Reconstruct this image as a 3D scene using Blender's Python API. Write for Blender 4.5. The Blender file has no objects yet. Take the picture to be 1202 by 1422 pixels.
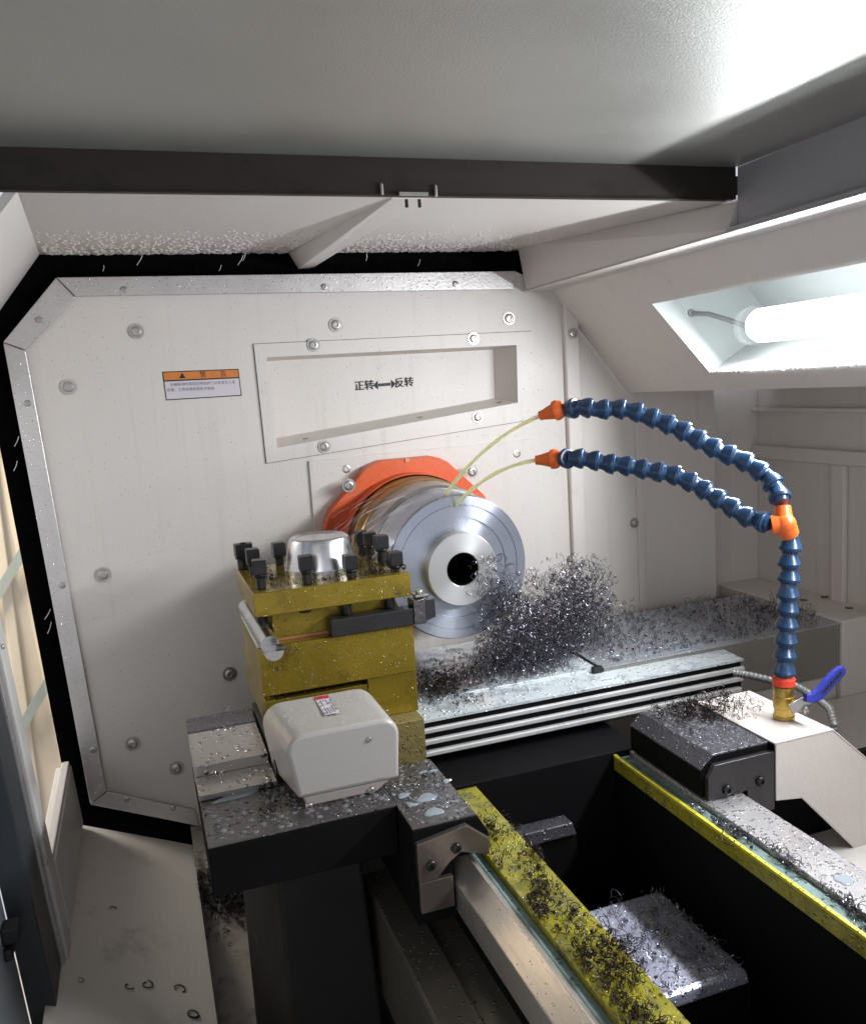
import bpy, math, random
from mathutils import Vector, Matrix, Quaternion
random.seed(7)
S = bpy.context.scene
COL = S.collection
R = math.radians
U = random.uniform

# ------------------------------------------------------------------ camera
# phone camera standing in the open front of the lathe, spindle axis = +Y, cross slide = X
CAM = Vector((0, -1.5, 1.5))
FPX = 1184.47                                     # focal length in photo pixels (photo 1202 x 1422)
CR = ((0.9415688, -0.3311378, -0.0616110), (-0.1058459, -0.1172431, -0.9874466), (0.3197574, 0.9362702, -0.1454420))
def sight(u, v):
    d = ((u - 601) / FPX, (v - 711) / FPX, 1)
    return Vector([sum(CR[k][i] * d[k] for k in range(3)) for i in range(3)])
def at(u, v, axis, val):
    """point of the machine plane <axis> = val that the photo shows at (u, v)"""
    d = sight(u, v); i = 'XYZ'.index(axis)
    return CAM + d * ((val - CAM[i]) / d[i])
def on_plane(u, v, p0, n):
    d = sight(u, v); p0 = Vector(p0); n = Vector(n)
    return CAM + d * ((p0 - CAM).dot(n) / d.dot(n))
cd = bpy.data.cameras.new('camera'); cam = bpy.data.objects.new('camera', cd); COL.objects.link(cam)
cd.sensor_fit = 'HORIZONTAL'; cd.sensor_width = 36; cd.lens = 36 * FPX / 1202
cd.clip_start = 0.01; cd.clip_end = 50
cam.matrix_world = Matrix(((CR[0][0], -CR[1][0], -CR[2][0], CAM[0]), (CR[0][1], -CR[1][1], -CR[2][1], CAM[1]), (CR[0][2], -CR[1][2], -CR[2][2], CAM[2]), (0, 0, 0, 1)))
S.camera = cam

# ------------------------------------------------------------------ materials
def mat(name, color, rough=.5, metal=0., tint=.06, scale=6., bump=0., bscale=80., drops=None, coat=0., dirt=None,
        brushed=None, spec=.5, aniso=0., rvar=.08, runs=None):
    m = bpy.data.materials.new(name); m.use_nodes = True
    nt = m.node_tree; N = nt.nodes; L = nt.links; b = N['Principled BSDF']
    tc = N.new('ShaderNodeTexCoord')
    mp = N.new('ShaderNodeMapping'); L.new(tc.outputs['Object'], mp.inputs['Vector'])
    if brushed: mp.inputs['Scale'].default_value = brushed
    nz = N.new('ShaderNodeTexNoise'); nz.inputs['Scale'].default_value = scale; nz.inputs['Detail'].default_value = 6
    L.new(mp.outputs[0], nz.inputs['Vector'])
    cr = N.new('ShaderNodeMix'); cr.data_type = 'RGBA'
    c = Vector(color)
    cr.inputs[6].default_value = (*(c * (1 - tint * 2)), 1); cr.inputs[7].default_value = (*(c * (1 + tint * 2)), 1)
    L.new(nz.outputs['Fac'], cr.inputs[0]); out = cr.outputs[2]
    if dirt:                                       # (colour, scale, threshold)
        n2 = N.new('ShaderNodeTexNoise'); n2.inputs['Scale'].default_value = dirt[1]; n2.inputs['Detail'].default_value = 9
        n2.inputs['Roughness'].default_value = .7
        L.new(tc.outputs['Object'], n2.inputs['Vector'])
        mr = N.new('ShaderNodeMapRange'); mr.inputs[1].default_value = dirt[2]; mr.inputs[2].default_value = dirt[2] + .18
        L.new(n2.outputs['Fac'], mr.inputs[0])
        mx = N.new('ShaderNodeMix'); mx.data_type = 'RGBA'; mx.inputs[7].default_value = (*dirt[0], 1)
        L.new(mr.outputs[0], mx.inputs[0]); L.new(out, mx.inputs[6]); out = mx.outputs[2]
    if runs:                                       # dried coolant runs, stretched downwards
        m5 = N.new('ShaderNodeMapping'); m5.inputs['Scale'].default_value = (42, 42, 2.2); L.new(tc.outputs['Object'], m5.inputs[0])
        n5 = N.new('ShaderNodeTexNoise'); n5.inputs['Scale'].default_value = 1; n5.inputs['Detail'].default_value = 5; L.new(m5.outputs[0], n5.inputs['Vector'])
        r5 = N.new('ShaderNodeMapRange'); r5.inputs[1].default_value = .56; r5.inputs[2].default_value = .82; r5.inputs[4].default_value = runs[1]; L.new(n5.outputs['Fac'], r5.inputs[0])
        x5 = N.new('ShaderNodeMix'); x5.data_type = 'RGBA'; x5.inputs[7].default_value = (*runs[0], 1)
        L.new(r5.outputs[0], x5.inputs[0]); L.new(out, x5.inputs[6]); out = x5.outputs[2]
    L.new(out, b.inputs['Base Color'])
    rr = N.new('ShaderNodeMapRange'); rr.inputs[3].default_value = max(0, rough - rvar); rr.inputs[4].default_value = min(1, rough + rvar)
    n3 = N.new('ShaderNodeTexNoise'); n3.inputs['Scale'].default_value = scale * 2.3; n3.inputs['Detail'].default_value = 5
    L.new(mp.outputs[0], n3.inputs['Vector']); L.new(n3.outputs['Fac'], rr.inputs[0]); rough_out = rr.outputs[0]
    b.inputs['Metallic'].default_value = metal
    b.inputs['Specular IOR Level'].default_value = spec
    if coat: b.inputs['Coat Weight'].default_value = coat; b.inputs['Coat Roughness'].default_value = .12
    h = None
    if bump:
        n4 = N.new('ShaderNodeTexNoise'); n4.inputs['Scale'].default_value = bscale; n4.inputs['Detail'].default_value = 4
        L.new(mp.outputs[0], n4.inputs['Vector'])
        ml = N.new('ShaderNodeMath'); ml.operation = 'MULTIPLY'; ml.inputs[1].default_value = bump
        L.new(n4.outputs['Fac'], ml.inputs[0]); h = ml.outputs[0]
    if drops:                                      # (cells per metre, fill 0..1, height[, coverage]) : beads of coolant
        vo = N.new('ShaderNodeTexVoronoi'); vo.inputs['Scale'].default_value = drops[0]
        L.new(tc.outputs['Object'], vo.inputs['Vector'])
        rn = N.new('ShaderNodeMath'); rn.operation = 'MULTIPLY'; rn.inputs[1].default_value = drops[1]
        sp = N.new('ShaderNodeSeparateColor'); L.new(vo.outputs['Color'], sp.inputs[0]); L.new(sp.outputs[0], rn.inputs[0])
        dm = N.new('ShaderNodeMapRange'); dm.interpolation_type = 'SMOOTHSTEP'
        L.new(vo.outputs['Distance'], dm.inputs[0]); L.new(rn.outputs[0], dm.inputs[2]); dm.inputs[1].default_value = 0
        dm.inputs[3].default_value = 1; dm.inputs[4].default_value = 0
        hm = N.new('ShaderNodeMath'); hm.operation = 'MULTIPLY'; hm.inputs[1].default_value = drops[2]
        L.new(dm.outputs[0], hm.inputs[0]); d_out = hm.outputs[0]
        if h is not None:
            ad = N.new('ShaderNodeMath'); ad.operation = 'ADD'; L.new(h, ad.inputs[0]); L.new(d_out, ad.inputs[1]); h = ad.outputs[0]
        else: h = d_out
        r2 = N.new('ShaderNodeMix'); r2.data_type = 'FLOAT'; r2.inputs[3].default_value = .06
        st = N.new('ShaderNodeMath'); st.operation = 'GREATER_THAN'; st.inputs[1].default_value = .02
        L.new(dm.outputs[0], st.inputs[0]); L.new(st.outputs[0], r2.inputs[0]); L.new(rough_out, r2.inputs[2]); rough_out = r2.outputs[0]
    L.new(rough_out, b.inputs['Roughness'])
    if h is not None:
        bp = N.new('ShaderNodeBump'); bp.inputs['Strength'].default_value = 1; bp.inputs['Distance'].default_value = 1
        L.new(h, bp.inputs['Height']); L.new(bp.outputs[0], b.inputs['Normal'])
    if aniso:
        b.inputs['Anisotropic'].default_value = aniso; b.inputs['Anisotropic Rotation'].default_value = .25
        tg = N.new('ShaderNodeTangent'); tg.direction_type = 'RADIAL'; tg.axis = 'Z'
        L.new(tg.outputs[0], b.inputs['Tangent'])
    return m

def clear(name, color, gloss, rough=.05, noise=None, lo=.0, hi=1.):
    """thin see-through film: transparent + a share of gloss / milky scatter"""
    m = bpy.data.materials.new(name); m.use_nodes = True
    nt = m.node_tree; N = nt.nodes; L = nt.links; N.clear()
    o = N.new('ShaderNodeOutputMaterial'); t = N.new('ShaderNodeBsdfTransparent'); t.inputs[0].default_value = (1, 1, 1, 1)
    p = N.new('ShaderNodeBsdfPrincipled'); p.inputs['Base Color'].default_value = (*color, 1); p.inputs['Roughness'].default_value = rough
    mx = N.new('ShaderNodeMixShader'); L.new(t.outputs[0], mx.inputs[1]); L.new(p.outputs[0], mx.inputs[2]); L.new(mx.outputs[0], o.inputs[0])
    mx.inputs[0].default_value = gloss
    if noise:
        tc = N.new('ShaderNodeTexCoord'); mp = N.new('ShaderNodeMapping'); mp.inputs['Scale'].default_value = noise[1]
        nz = N.new('ShaderNodeTexNoise'); nz.inputs['Scale'].default_value = noise[0]; nz.inputs['Detail'].default_value = 5
        L.new(tc.outputs['UV' if len(noise) > 2 else 'Object'], mp.inputs[0]); L.new(mp.outputs[0], nz.inputs['Vector'])
        mr = N.new('ShaderNodeMapRange'); mr.inputs[1].default_value = lo; mr.inputs[2].default_value = hi; mr.inputs[3].default_value = 0; mr.inputs[4].default_value = gloss
        L.new(nz.outputs['Fac'], mr.inputs[0]); L.new(mr.outputs[0], mx.inputs[0])
    return m

WHITE = (.65, .610, .570)
M = dict(
    wall=mat('cream_paint', WHITE, .42, tint=.025, scale=3, bump=.0004, bscale=260, drops=(150, .22, .0012), dirt=((.45, .42, .39), 9, .64), runs=((.44, .40, .35), .30)),
    wall2=mat('cream_paint_side', (.68, .64, .60), .45, tint=.03, scale=4, bump=.0003, bscale=260, dirt=((.45, .42, .38), 7, .64), runs=((.46, .42, .37), .3)),
    wet=mat('cream_paint_wet', (.66, .62, .58), .35, tint=.03, scale=5, drops=(85, .62, .0055)),
    strip=mat('cream_paint_hood', (.64, .60, .57), .4, tint=.02, scale=5, bump=.0004, bscale=200),
    pan=mat('cream_pan', (.60, .56, .51), .5, tint=.05, scale=9, brushed=(1, .12, 1), bump=.0004, bscale=160, dirt=((.28, .25, .22), 8, .54)),
    joint=mat('joint_shadow', (.16, .14, .12), .7, tint=.3, scale=60),
    pan_dark=mat('brown_pan', (.26, .225, .19), .45, tint=.12, scale=9, dirt=((.05, .04, .035), 14, .52)),  # darker, browner than the cream pan, with near black patches
    ceil=mat('frosted_steel_sheet', (.47, .47, .44), .46, .8, tint=.06, scale=5, bump=.00030, bscale=560, rvar=.08),
    riser=mat('dark_brown_steel', (.024, .019, .016), .55, .1, tint=.10, scale=8, brushed=(1, 1, 12), dirt=((.012, .008, .007), 18, .55), spec=.25),
    grey_steel=mat('blue_grey_sheet', (.36, .35, .365), .42, .1, tint=.05, scale=4, bump=.0003, bscale=160),
    alu=mat('brushed_aluminium', (.62, .60, .59), .36, .9, tint=.06, scale=24, brushed=(1, 1, 1), bump=.0003, bscale=180, drops=(260, .30, .0007)),
    alu_clean=mat('aluminium_edge', (.74, .73, .72), .33, .35, tint=.06, scale=40, dirt=((.12, .11, .11), 55, .60)),
    steel=mat('bright_steel', (.62, .62, .63), .25, 1, tint=.05, scale=30),
    bolt=mat('zinc_bolt', (.46, .44, .42), .32, .95, tint=.12, scale=60),
    bolt_dark=mat('black_oxide', (.018, .017, .018), .33, .35, tint=.2, scale=60, bump=.0004, bscale=300),
    black=mat('black_rubber', (.008, .008, .009), .6, tint=.2, scale=30),
    bristle=mat('black_bristle', (.003, .003, .0035), 1, tint=.3, scale=60, spec=.0),
    orange=mat('orange_paint', (.64, .105, .026), .36, tint=.05, scale=6, bump=.0003, bscale=150, drops=(240, .35, .0007)),
    gold=mat('wet_yellow_steel', (.40, .29, .115), .3, .85, tint=.10, scale=14, bump=.0005, bscale=90),
    turned=mat('turned_steel', (.50, .53, .60), .27, 1, tint=.05, scale=9, aniso=.93, rvar=.04),
    boss=mat('turned_boss', (.62, .62, .61), .38, .8, tint=.05, scale=20, aniso=.6),
    turned2=mat('turned_steel_dark', (.38, .37, .36), .33, 1, tint=.07, scale=9, aniso=.7),
    olive=mat('olive_gold_paint', (.330, .235, .028), .22, .55, tint=.30, scale=7, bump=.0007, bscale=45, drops=(210, .34, .0010), dirt=((.09, .06, .015), 16, .56)),
    olive_rough=mat('olive_gold_edge', (.24, .19, .07), .5, .25, tint=.15, scale=14, bump=.001, bscale=120, drops=(230, .5, .002)),
    copper=mat('raw_ground_edge', (.55, .26, .12), .35, .6, tint=.08, scale=20),
    toolblack=mat('tool_black', (.030, .028, .029), .42, .4, tint=.15, scale=40, bump=.0004, bscale=200),
    carbide=mat('carbide', (.16, .15, .15), .3, .9, tint=.1, scale=60, bump=.001, bscale=140),
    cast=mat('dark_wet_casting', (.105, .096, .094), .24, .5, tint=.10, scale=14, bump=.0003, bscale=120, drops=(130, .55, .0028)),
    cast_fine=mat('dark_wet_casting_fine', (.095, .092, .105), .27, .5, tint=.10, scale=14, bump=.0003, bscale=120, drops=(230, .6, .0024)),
    shade_black=mat('shade_black_casting', (.005, .005, .0055), .65, .0, tint=.2, scale=12, bump=.0003, bscale=60, spec=.08),  # near black colour standing in for shade on fronts, recesses and gaps
    apron=mat('apron_casting', (.014, .013, .012), .55, tint=.2, scale=12, spec=.15),
    chip_dark=mat('black_chip', (.012, .010, .010), .35, .5, tint=.4, scale=90),
    plate=mat('wiper_plate', (.17, .14, .125), .3, .7, tint=.08, scale=12, bump=.0003, bscale=150),
    plate2=mat('wiper_plate_dark', (.045, .042, .044), .32, .6, tint=.08, scale=12, bump=.0003, bscale=150),
    wetpanel=mat('wet_slide_cover', (.42, .39, .365), .24, .75, tint=.07, scale=14, drops=(120, .6, .004)),
    cover=mat('wet_bright_cover', (.72, .78, .80), .22, .25, tint=.09, scale=16, drops=(130, .6, .003), dirt=((.30, .36, .42), 30, .52)),
    guardtop=mat('wet_grey_top', (.44, .46, .49), .2, .4, tint=.10, scale=16, drops=(130, .6, .003)),
    web=mat('lit_wet_web', (.46, .47, .58), .26, .5, tint=.12, scale=16, drops=(220, .6, .002)),
    beam=mat('grey_green_sheet', (.30, .29, .265), .34, .6, tint=.08, scale=6, brushed=(1, 1, 3), bump=.0004, bscale=160),
    shell=mat('motor_cover_plastic', (.39, .37, .35), .33, tint=.02, scale=6, bump=.0002, bscale=420),
    shell_base=mat('motor_cover_base', (.33, .295, .27), .42, tint=.04, scale=8, bump=.0003, bscale=300),
    yellow=mat('wet_yellow_rail', (.34, .30, .024), .24, .25, tint=.18, scale=18, bump=.0006, bscale=90, drops=(230, .6, .0022), dirt=((.15, .145, .045), 34, .47)),
    yellow_lip=mat('yellow_rail_lip', (.52, .47, .035), .35, tint=.08, scale=20, drops=(250, .5, .002)),
    green=mat('pale_green_channel', (.17, .25, .24), .28, .1, tint=.1, scale=20, drops=(190, .5, .002), dirt=((.06, .08, .08), 35, .6)),
    way=mat('ground_way', (.62, .57, .51), .27, .7, tint=.08, scale=8, brushed=(1, .1, 1), bump=.0002, bscale=160, drops=(260, .25, .0003)),
    way_wet=mat('wet_ground_way', (.44, .42, .42), .28, .6, tint=.06, scale=8, drops=(240, .6, .0025)),
    olivecover=mat('screw_cover', (.16, .15, .125), .3, .6, tint=.12, scale=7, drops=(170, .4, .0015)),
    bracket=mat('bracket_paint', (.55, .50, .46), .4, tint=.03, scale=8, bump=.0003, bscale=200),
    brass=mat('brass', (.52, .36, .10), .32, .95, tint=.1, scale=40, bump=.0006, bscale=110),
    hose=mat('blue_hose_plastic', (.010, .042, .105), .3, tint=.10, scale=50, spec=.6, bump=.0003, bscale=200),
    hose_orange=mat('orange_hose_plastic', (.83, .15, .022), .38, tint=.06, scale=40),
    hose_red=mat('red_collar', (.72, .06, .025), .4, tint=.06, scale=60),
    lever=mat('blue_vinyl', (.02, .03, .28), .36, tint=.08, scale=50),
    conduit=mat('grey_conduit', (.24, .24, .235), .38, .3, tint=.08, scale=60),
    ink=mat('black_ink', (.015, .014, .016), .6, tint=.1, scale=80),
    ink_soft=mat('grey_ink', (.10, .09, .14), .6, tint=.1, scale=80),
    label=mat('label_white', (.60, .56, .60), .4, tint=.03, scale=30),
    label_orange=mat('label_orange', (.60, .19, .03), .4, tint=.12, scale=60),
    label_red=mat('label_red', (.45, .03, .05), .4, tint=.1, scale=60),
    chip=mat('blued_chip', (.150, .145, .178), .24, .9, tint=.5, scale=110),
    chip_brown=mat('brown_chip', (.045, .033, .03), .30, .75, tint=.4, scale=90),
    door=mat('door_frame_paint', (.62, .60, .58), .4, tint=.03, scale=9, bump=.0003, bscale=200),
    doorgrey=mat('door_outer_grey', (.30, .33, .36), .35, .3, tint=.05, scale=6),
    dooredge=mat('dark_door_edge', (.035, .040, .046), .42, .2, tint=.12, scale=8),
    cream=mat('workshop_cream_wall', (.72, .60, .44), .7, tint=.06, scale=10),
    wgreen=mat('workshop_green', (.32, .36, .31), .7, tint=.06, scale=10),
    inner=mat('lamp_box_white', (.50, .525, .52), .35, tint=.02, scale=6),
)
def glowless(name, col):
    m = bpy.data.materials.new(name); m.use_nodes = True; nt = m.node_tree; N = nt.nodes; L = nt.links; N.clear()
    o = N.new('ShaderNodeOutputMaterial'); d = N.new('ShaderNodeBsdfDiffuse'); t = N.new('ShaderNodeBsdfTranslucent'); g = N.new('ShaderNodeBsdfGlossy'); g.inputs['Roughness'].default_value = .1
    for q in (d, t): q.inputs[0].default_value = (*col, 1)
    a = N.new('ShaderNodeMixShader'); b = N.new('ShaderNodeMixShader'); b.inputs[0].default_value = .08
    L.new(d.outputs[0], a.inputs[1]); L.new(t.outputs[0], a.inputs[2]); L.new(a.outputs[0], b.inputs[1]); L.new(g.outputs[0], b.inputs[2]); L.new(b.outputs[0], o.inputs[0]); return m
M['stream'] = glowless('pale_coolant', (1.0, .98, .72))
M['glass'] = clear('wet_window_glass', (.75, .8, .78), .10, .06)
M['doorglass'] = clear('misted_door_glass', (.70, .68, .60), .16, .3)
M['water'] = clear('water_bead', (.55, .57, .62), .22, .03)
def haze(name, col, amount, noise=None):
    m = bpy.data.materials.new(name); m.use_nodes = True; nt = m.node_tree; N = nt.nodes; L = nt.links; N.clear()
    o = N.new('ShaderNodeOutputMaterial'); t = N.new('ShaderNodeBsdfTransparent'); d = N.new('ShaderNodeBsdfDiffuse'); u = N.new('ShaderNodeBsdfTranslucent')
    for q in (d, u): q.inputs[0].default_value = (*col, 1)
    a = N.new('ShaderNodeMixShader'); L.new(d.outputs[0], a.inputs[1]); L.new(u.outputs[0], a.inputs[2])
    b = N.new('ShaderNodeMixShader'); b.inputs[0].default_value = amount; L.new(t.outputs[0], b.inputs[1]); L.new(a.outputs[0], b.inputs[2]); L.new(b.outputs[0], o.inputs[0])
    if noise:
        tc = N.new('ShaderNodeTexCoord'); mp = N.new('ShaderNodeMapping'); mp.inputs['Scale'].default_value = noise
        nz = N.new('ShaderNodeTexNoise'); nz.inputs['Scale'].default_value = 2.0; nz.inputs['Detail'].default_value = 4
        L.new(tc.outputs['UV'], mp.inputs[0]); L.new(mp.outputs[0], nz.inputs['Vector'])
        mr = N.new('ShaderNodeMapRange'); mr.inputs[1].default_value = .35; mr.inputs[2].default_value = .8; mr.inputs[4].default_value = amount; L.new(nz.outputs['Fac'], mr.inputs[0])
        sp = N.new('ShaderNodeSeparateXYZ'); L.new(tc.outputs['UV'], sp.inputs[0])            # fades out along the flow
        fd = N.new('ShaderNodeMapRange'); fd.inputs[1].default_value = .45; fd.inputs[2].default_value = 1; fd.inputs[3].default_value = 1; fd.inputs[4].default_value = 0; L.new(sp.outputs[0], fd.inputs[0])
        ml = N.new('ShaderNodeMath'); ml.operation = 'MULTIPLY'; L.new(mr.outputs[0], ml.inputs[0]); L.new(fd.outputs[0], ml.inputs[1]); L.new(ml.outputs[0], b.inputs[0])
    return m
M['mist'] = haze('spray_sheet', (.9, .91, .95), .42, (.8, 3.2, 1))
M['streak'] = haze('spray_streak', (.92, .92, .95), .22)
def lamp_mat(name, col, s):
    m = bpy.data.materials.new(name); m.use_nodes = True; b = m.node_tree.nodes['Principled BSDF']
    b.inputs['Base Color'].default_value = (.9, .9, .9, 1); b.inputs['Emission Color'].default_value = (*col, 1); b.inputs['Emission Strength'].default_value = s
    return m
M['tube'] = lamp_mat('lit_lamp_tube', (.95, .97, 1.0), 3.6)

# ------------------------------------------------------------------ mesh helpers
class MB:
    def __init__(s): s.v = []; s.f = []; s.m = []; s.uv = {}
    def add(s, vs, fs, mi=0):
        o = len(s.v); s.v += [Vector(p) for p in vs]; s.f += [[i + o for i in f] for f in fs]; s.m += [mi] * len(fs); return s
    def box(s, x0, x1, y0, y1, z0, z1, mi=0):
        return s.add([(x0, y0, z0), (x1, y0, z0), (x1, y1, z0), (x0, y1, z0), (x0, y0, z1), (x1, y0, z1), (x1, y1, z1), (x0, y1, z1)],
                     [(3, 2, 1, 0), (4, 5, 6, 7), (0, 1, 5, 4), (1, 2, 6, 5), (2, 3, 7, 6), (3, 0, 4, 7)], mi)
    def loft(s, a, b, mi=0, caps=True):            # two matching rings
        n = len(a); fs = [(i, (i + 1) % n, n + (i + 1) % n, n + i) for i in range(n)]
        if caps: fs += [tuple(range(n))[::-1], tuple(range(n, 2 * n))]
        return s.add(list(a) + list(b), fs, mi)
    def prism(s, pts, off, mi=0): off = Vector(off); a = [Vector(p) for p in pts]; return s.loft(a, [p + off for p in a], mi)
    def xz(s, pts, y0, y1, mi=0): return s.loft([Vector((x, y0, z)) for x, z in pts], [Vector((x, y1, z)) for x, z in pts], mi)
    def quad(s, *p, mi=0): return s.add(p, [tuple(range(len(p)))], mi)
    def lathe(s, p0, axis, prof, n=32, mi=0, caps=True, ref=None):
        ax = Vector(axis).normalized(); p0 = Vector(p0)
        r = Vector(ref) if ref else (Vector((0, 0, 1)) if abs(ax.z) < .9 else Vector((1, 0, 0)))
        e1 = ax.cross(r).normalized(); e2 = ax.cross(e1)
        vs = [p0 + ax * t + (e1 * math.cos(2 * math.pi * k / n) + e2 * math.sin(2 * math.pi * k / n)) * rad for t, rad in prof for k in range(n)]
        fs = [(j * n + k, j * n + (k + 1) % n, (j + 1) * n + (k + 1) % n, (j + 1) * n + k) for j in range(len(prof) - 1) for k in range(n)]
        if caps: fs += [tuple(range(n))[::-1], tuple((len(prof) - 1) * n + k for k in range(n))]
        return s.add(vs, fs, mi)
    def tube(s, path, r, n=8, mi=0, caps=True, taper=None):
        P = [Vector(p) for p in path]; k = len(P); t0 = (P[1] - P[0]).normalized()
        e = t0.orthogonal().normalized(); vs = []
        for i, p in enumerate(P):
            t = (P[min(i + 1, k - 1)] - P[max(i - 1, 0)]).normalized()
            e = (e - t * e.dot(t)); e = e.normalized() if e.length > 1e-9 else t.orthogonal().normalized()
            w = t.cross(e); rr = r[i] if isinstance(r, (list, tuple)) else r
            vs += [p + (e * math.cos(2 * math.pi * j / n) + w * math.sin(2 * math.pi * j / n)) * rr for j in range(n)]
        fs = [(i * n + j, i * n + (j + 1) % n, (i + 1) * n + (j + 1) % n, (i + 1) * n + j) for i in range(k - 1) for j in range(n)]
        if caps: fs += [tuple(range(n))[::-1], tuple((k - 1) * n + j for j in range(n))]
        return s.add(vs, fs, mi)
    def build(s, name, material, parent=None, bevel=0, smooth=None, seg=2, origin=None):
        me = bpy.data.meshes.new(name)
        o = bpy.data.objects.new(name, me); COL.objects.link(o)
        off = Vector((0, 0, 0))
        if parent is not None:
            q = parent
            while q is not None: off += Vector(q['_at']) if '_at' in q else Vector((0, 0, 0)); q = q.parent
            o.parent = parent
        elif origin is not None: off = Vector(origin); o.location = off
        if parent is not None and origin is not None:
            o.location = Vector(origin) - off; off = Vector(origin)
        me.from_pydata([p - off for p in s.v], [], s.f)
        for mm in (material if isinstance(material, (list, tuple)) else [material]): me.materials.append(mm)
        for p, mi in zip(me.polygons, s.m): p.material_index = mi
        me.validate(); me.update()
        import bmesh
        b = bmesh.new(); b.from_mesh(me); bmesh.ops.recalc_face_normals(b, faces=b.faces); b.to_mesh(me); b.free()
        if smooth is not None:
            for p in me.polygons: p.use_smooth = True
            me.set_sharp_from_angle(angle=R(smooth))
        if bevel:
            bv = o.modifiers.new('bevel', 'BEVEL'); bv.width = bevel; bv.segments = seg; bv.limit_method = 'ANGLE'; bv.angle_limit = R(30)
        return o
def tag(o, label, cat, group=None, kind=None):
    if label: o['label'] = label
    if cat: o['category'] = cat
    if group: o['group'] = group
    if kind: o['kind'] = kind
    return o
def thing(name, label, cat, loc, group=None):
    o = bpy.data.objects.new(name, None); COL.objects.link(o); o.location = loc; o['_at'] = tuple(loc)
    o.empty_display_size = .02
    return tag(o, label, cat, group)
def struct(o): o['kind'] = 'structure'; return o
def text(name, body, origin, xdir, ydir, size, material, parent, sx=1.0, bold=.0):
    cu = bpy.data.curves.new('t', 'FONT'); cu.body = body; cu.size = size; cu.offset = bold; cu.align_x = 'CENTER'; cu.align_y = 'CENTER'
    t = bpy.data.objects.new('t', cu); COL.objects.link(t)
    dg = bpy.context.evaluated_depsgraph_get(); me = bpy.data.meshes.new_from_object(t.evaluated_get(dg))
    bpy.data.objects.remove(t)
    x = Vector(xdir).normalized(); y = Vector(ydir).normalized(); o0 = Vector(origin)
    mb = MB(); mb.add([o0 + x * (v.co.x * sx) + y * v.co.y for v in me.vertices], [tuple(p.vertices) for p in me.polygons])
    return mb.build(name, material, parent)

def screw(parent, p, n, r=.008, material=None, hole=True, name='bolt', washer=True):
    """button head bolt with washer and hex socket sitting on a surface at p, pointing along n"""
    m = MB(); n = Vector(n).normalized(); p = Vector(p)
    if washer: m.lathe(p, n, [(0, r * 1.45), (r * .18, r * 1.45)], 18)
    m.lathe(p + n * r * .15, n, [(0, r), (r * .22, r), (r * .40, r * .86), (r * .46, r * .66), (r * .46, r * .50), (r * .12, r * .46)], 18)
    m.lathe(p + n * r * .24, n, [(0, r * .45), (r * .02, r * .44)], 6, mi=1)
    o = m.build(name, [material or M['bolt'], M['black']], parent, smooth=35)
    return o

# ================================================================== ENCLOSURE (the setting)
NX = Vector((0, -1, 0))
# back wall right of the guard panel, with a raised strip
w = MB(); w.box(.79, 1.148, .004, .03, .60, 1.70); w.box(1.1485, 1.33, .053, .07, .60, 1.70); w.box(1.130, 1.1478, .0305, .07, .60, 1.70)
struct(w.build('back_wall', M['wall2']))
w = MB(); w.box(1.30, 1.34, -1.2, .0525, .42, 1.5)
w.box(1.282, 1.2995, -1.2, .052, 1.402, 1.411); w.box(1.282, 1.2995, -1.2, .052, 1.300, 1.3285)
w.box(1.287, 1.2994, -.205, -.172, .98, 1.2995)
struct(w.build('side_wall', M['wall2'], bevel=.003))
w = MB(); w.box(-.9, 1.8, -2.2, .4, .40, .42)
struct(w.build('floor', M['pan']))
w = MB(); w.box(-.08, -.02, .05, .30, .42, 1.9); w.box(-.02, .8, .05, .30, .42, .72); w.box(-.08, 1.4, .06, .30, 1.7, 1.9)
struct(w.build('headstock_wall', M['shade_black']))
# ceiling above the open front
w = MB(); w.quad((-.9, -2.0, 1.745), (.735, -2.0, 1.745), (.735, -.58, 1.745), (-.9, -.58, 1.745)); w.quad((-.9, -2, 1.76), (.735, -2, 1.76), (.735, -.58, 1.76), (-.9, -.58, 1.76))
struct(w.build('ceiling', M['ceil']))

# hood : white strip over the headstock, rib, left chamfer, dark downstand and the long right beam
hood = thing('enclosure_hood', 'white sheet metal hood over the headstock with a dark brown front edge', 'machine hood', (.3, -.3, 1.745))
def strip_z(y): return 1.745 + (y - .03) * (.0385 / .61)
h = MB(); h.loft([Vector((-.112, .03, 1.745)), Vector((.80, .03, 1.745)), Vector((.735, -.58, 1.7065)), Vector((-.080, -.58, 1.7065))],
                 [Vector((-.112, .03, 1.752)), Vector((.80, .03, 1.752)), Vector((.735, -.58, 1.712)), Vector((-.080, -.58, 1.712))])
h.build('hood_strip', M['strip'], hood)
# beads of coolant hanging near the wall end of the strip
h = MB()
for _ in range(2600):
    t = random.random(); y = -.30 * t ** 1.7 + .01; x = U(-.10, .70); r = U(.0022, .0052) * (1 - .5 * t)
    if .30 < x < .33: continue
    p = Vector((x, y, strip_z(y) + .0005)); n = 7
    h.lathe(p, (0, 0, -1), [(0, r), (r * .35, r * .85), (r * .6, r * .4)], n, caps=True)
tag(h.build('hood_beading', M['strip'], hood, smooth=60), None, None, kind='stuff')
h = MB(); h.loft([Vector((.283, .028, 1.744)), Vector((.333, .028, 1.744)), Vector((.325, .028, 1.718)), Vector((.298, .028, 1.716))],
                 [Vector((.291, -.57, 1.709)), Vector((.331, -.57, 1.709)), Vector((.331, -.57, 1.706)), Vector((.292, -.57, 1.706))])
h.build('rib', M['strip'], hood, bevel=.002)
h = MB(); a = [Vector((-.112, .03, 1.745)), Vector((-.080, -.58, 1.7065)), Vector((-.25, -.58, 1.50)), Vector((-.25, .03, 1.57))]
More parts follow.
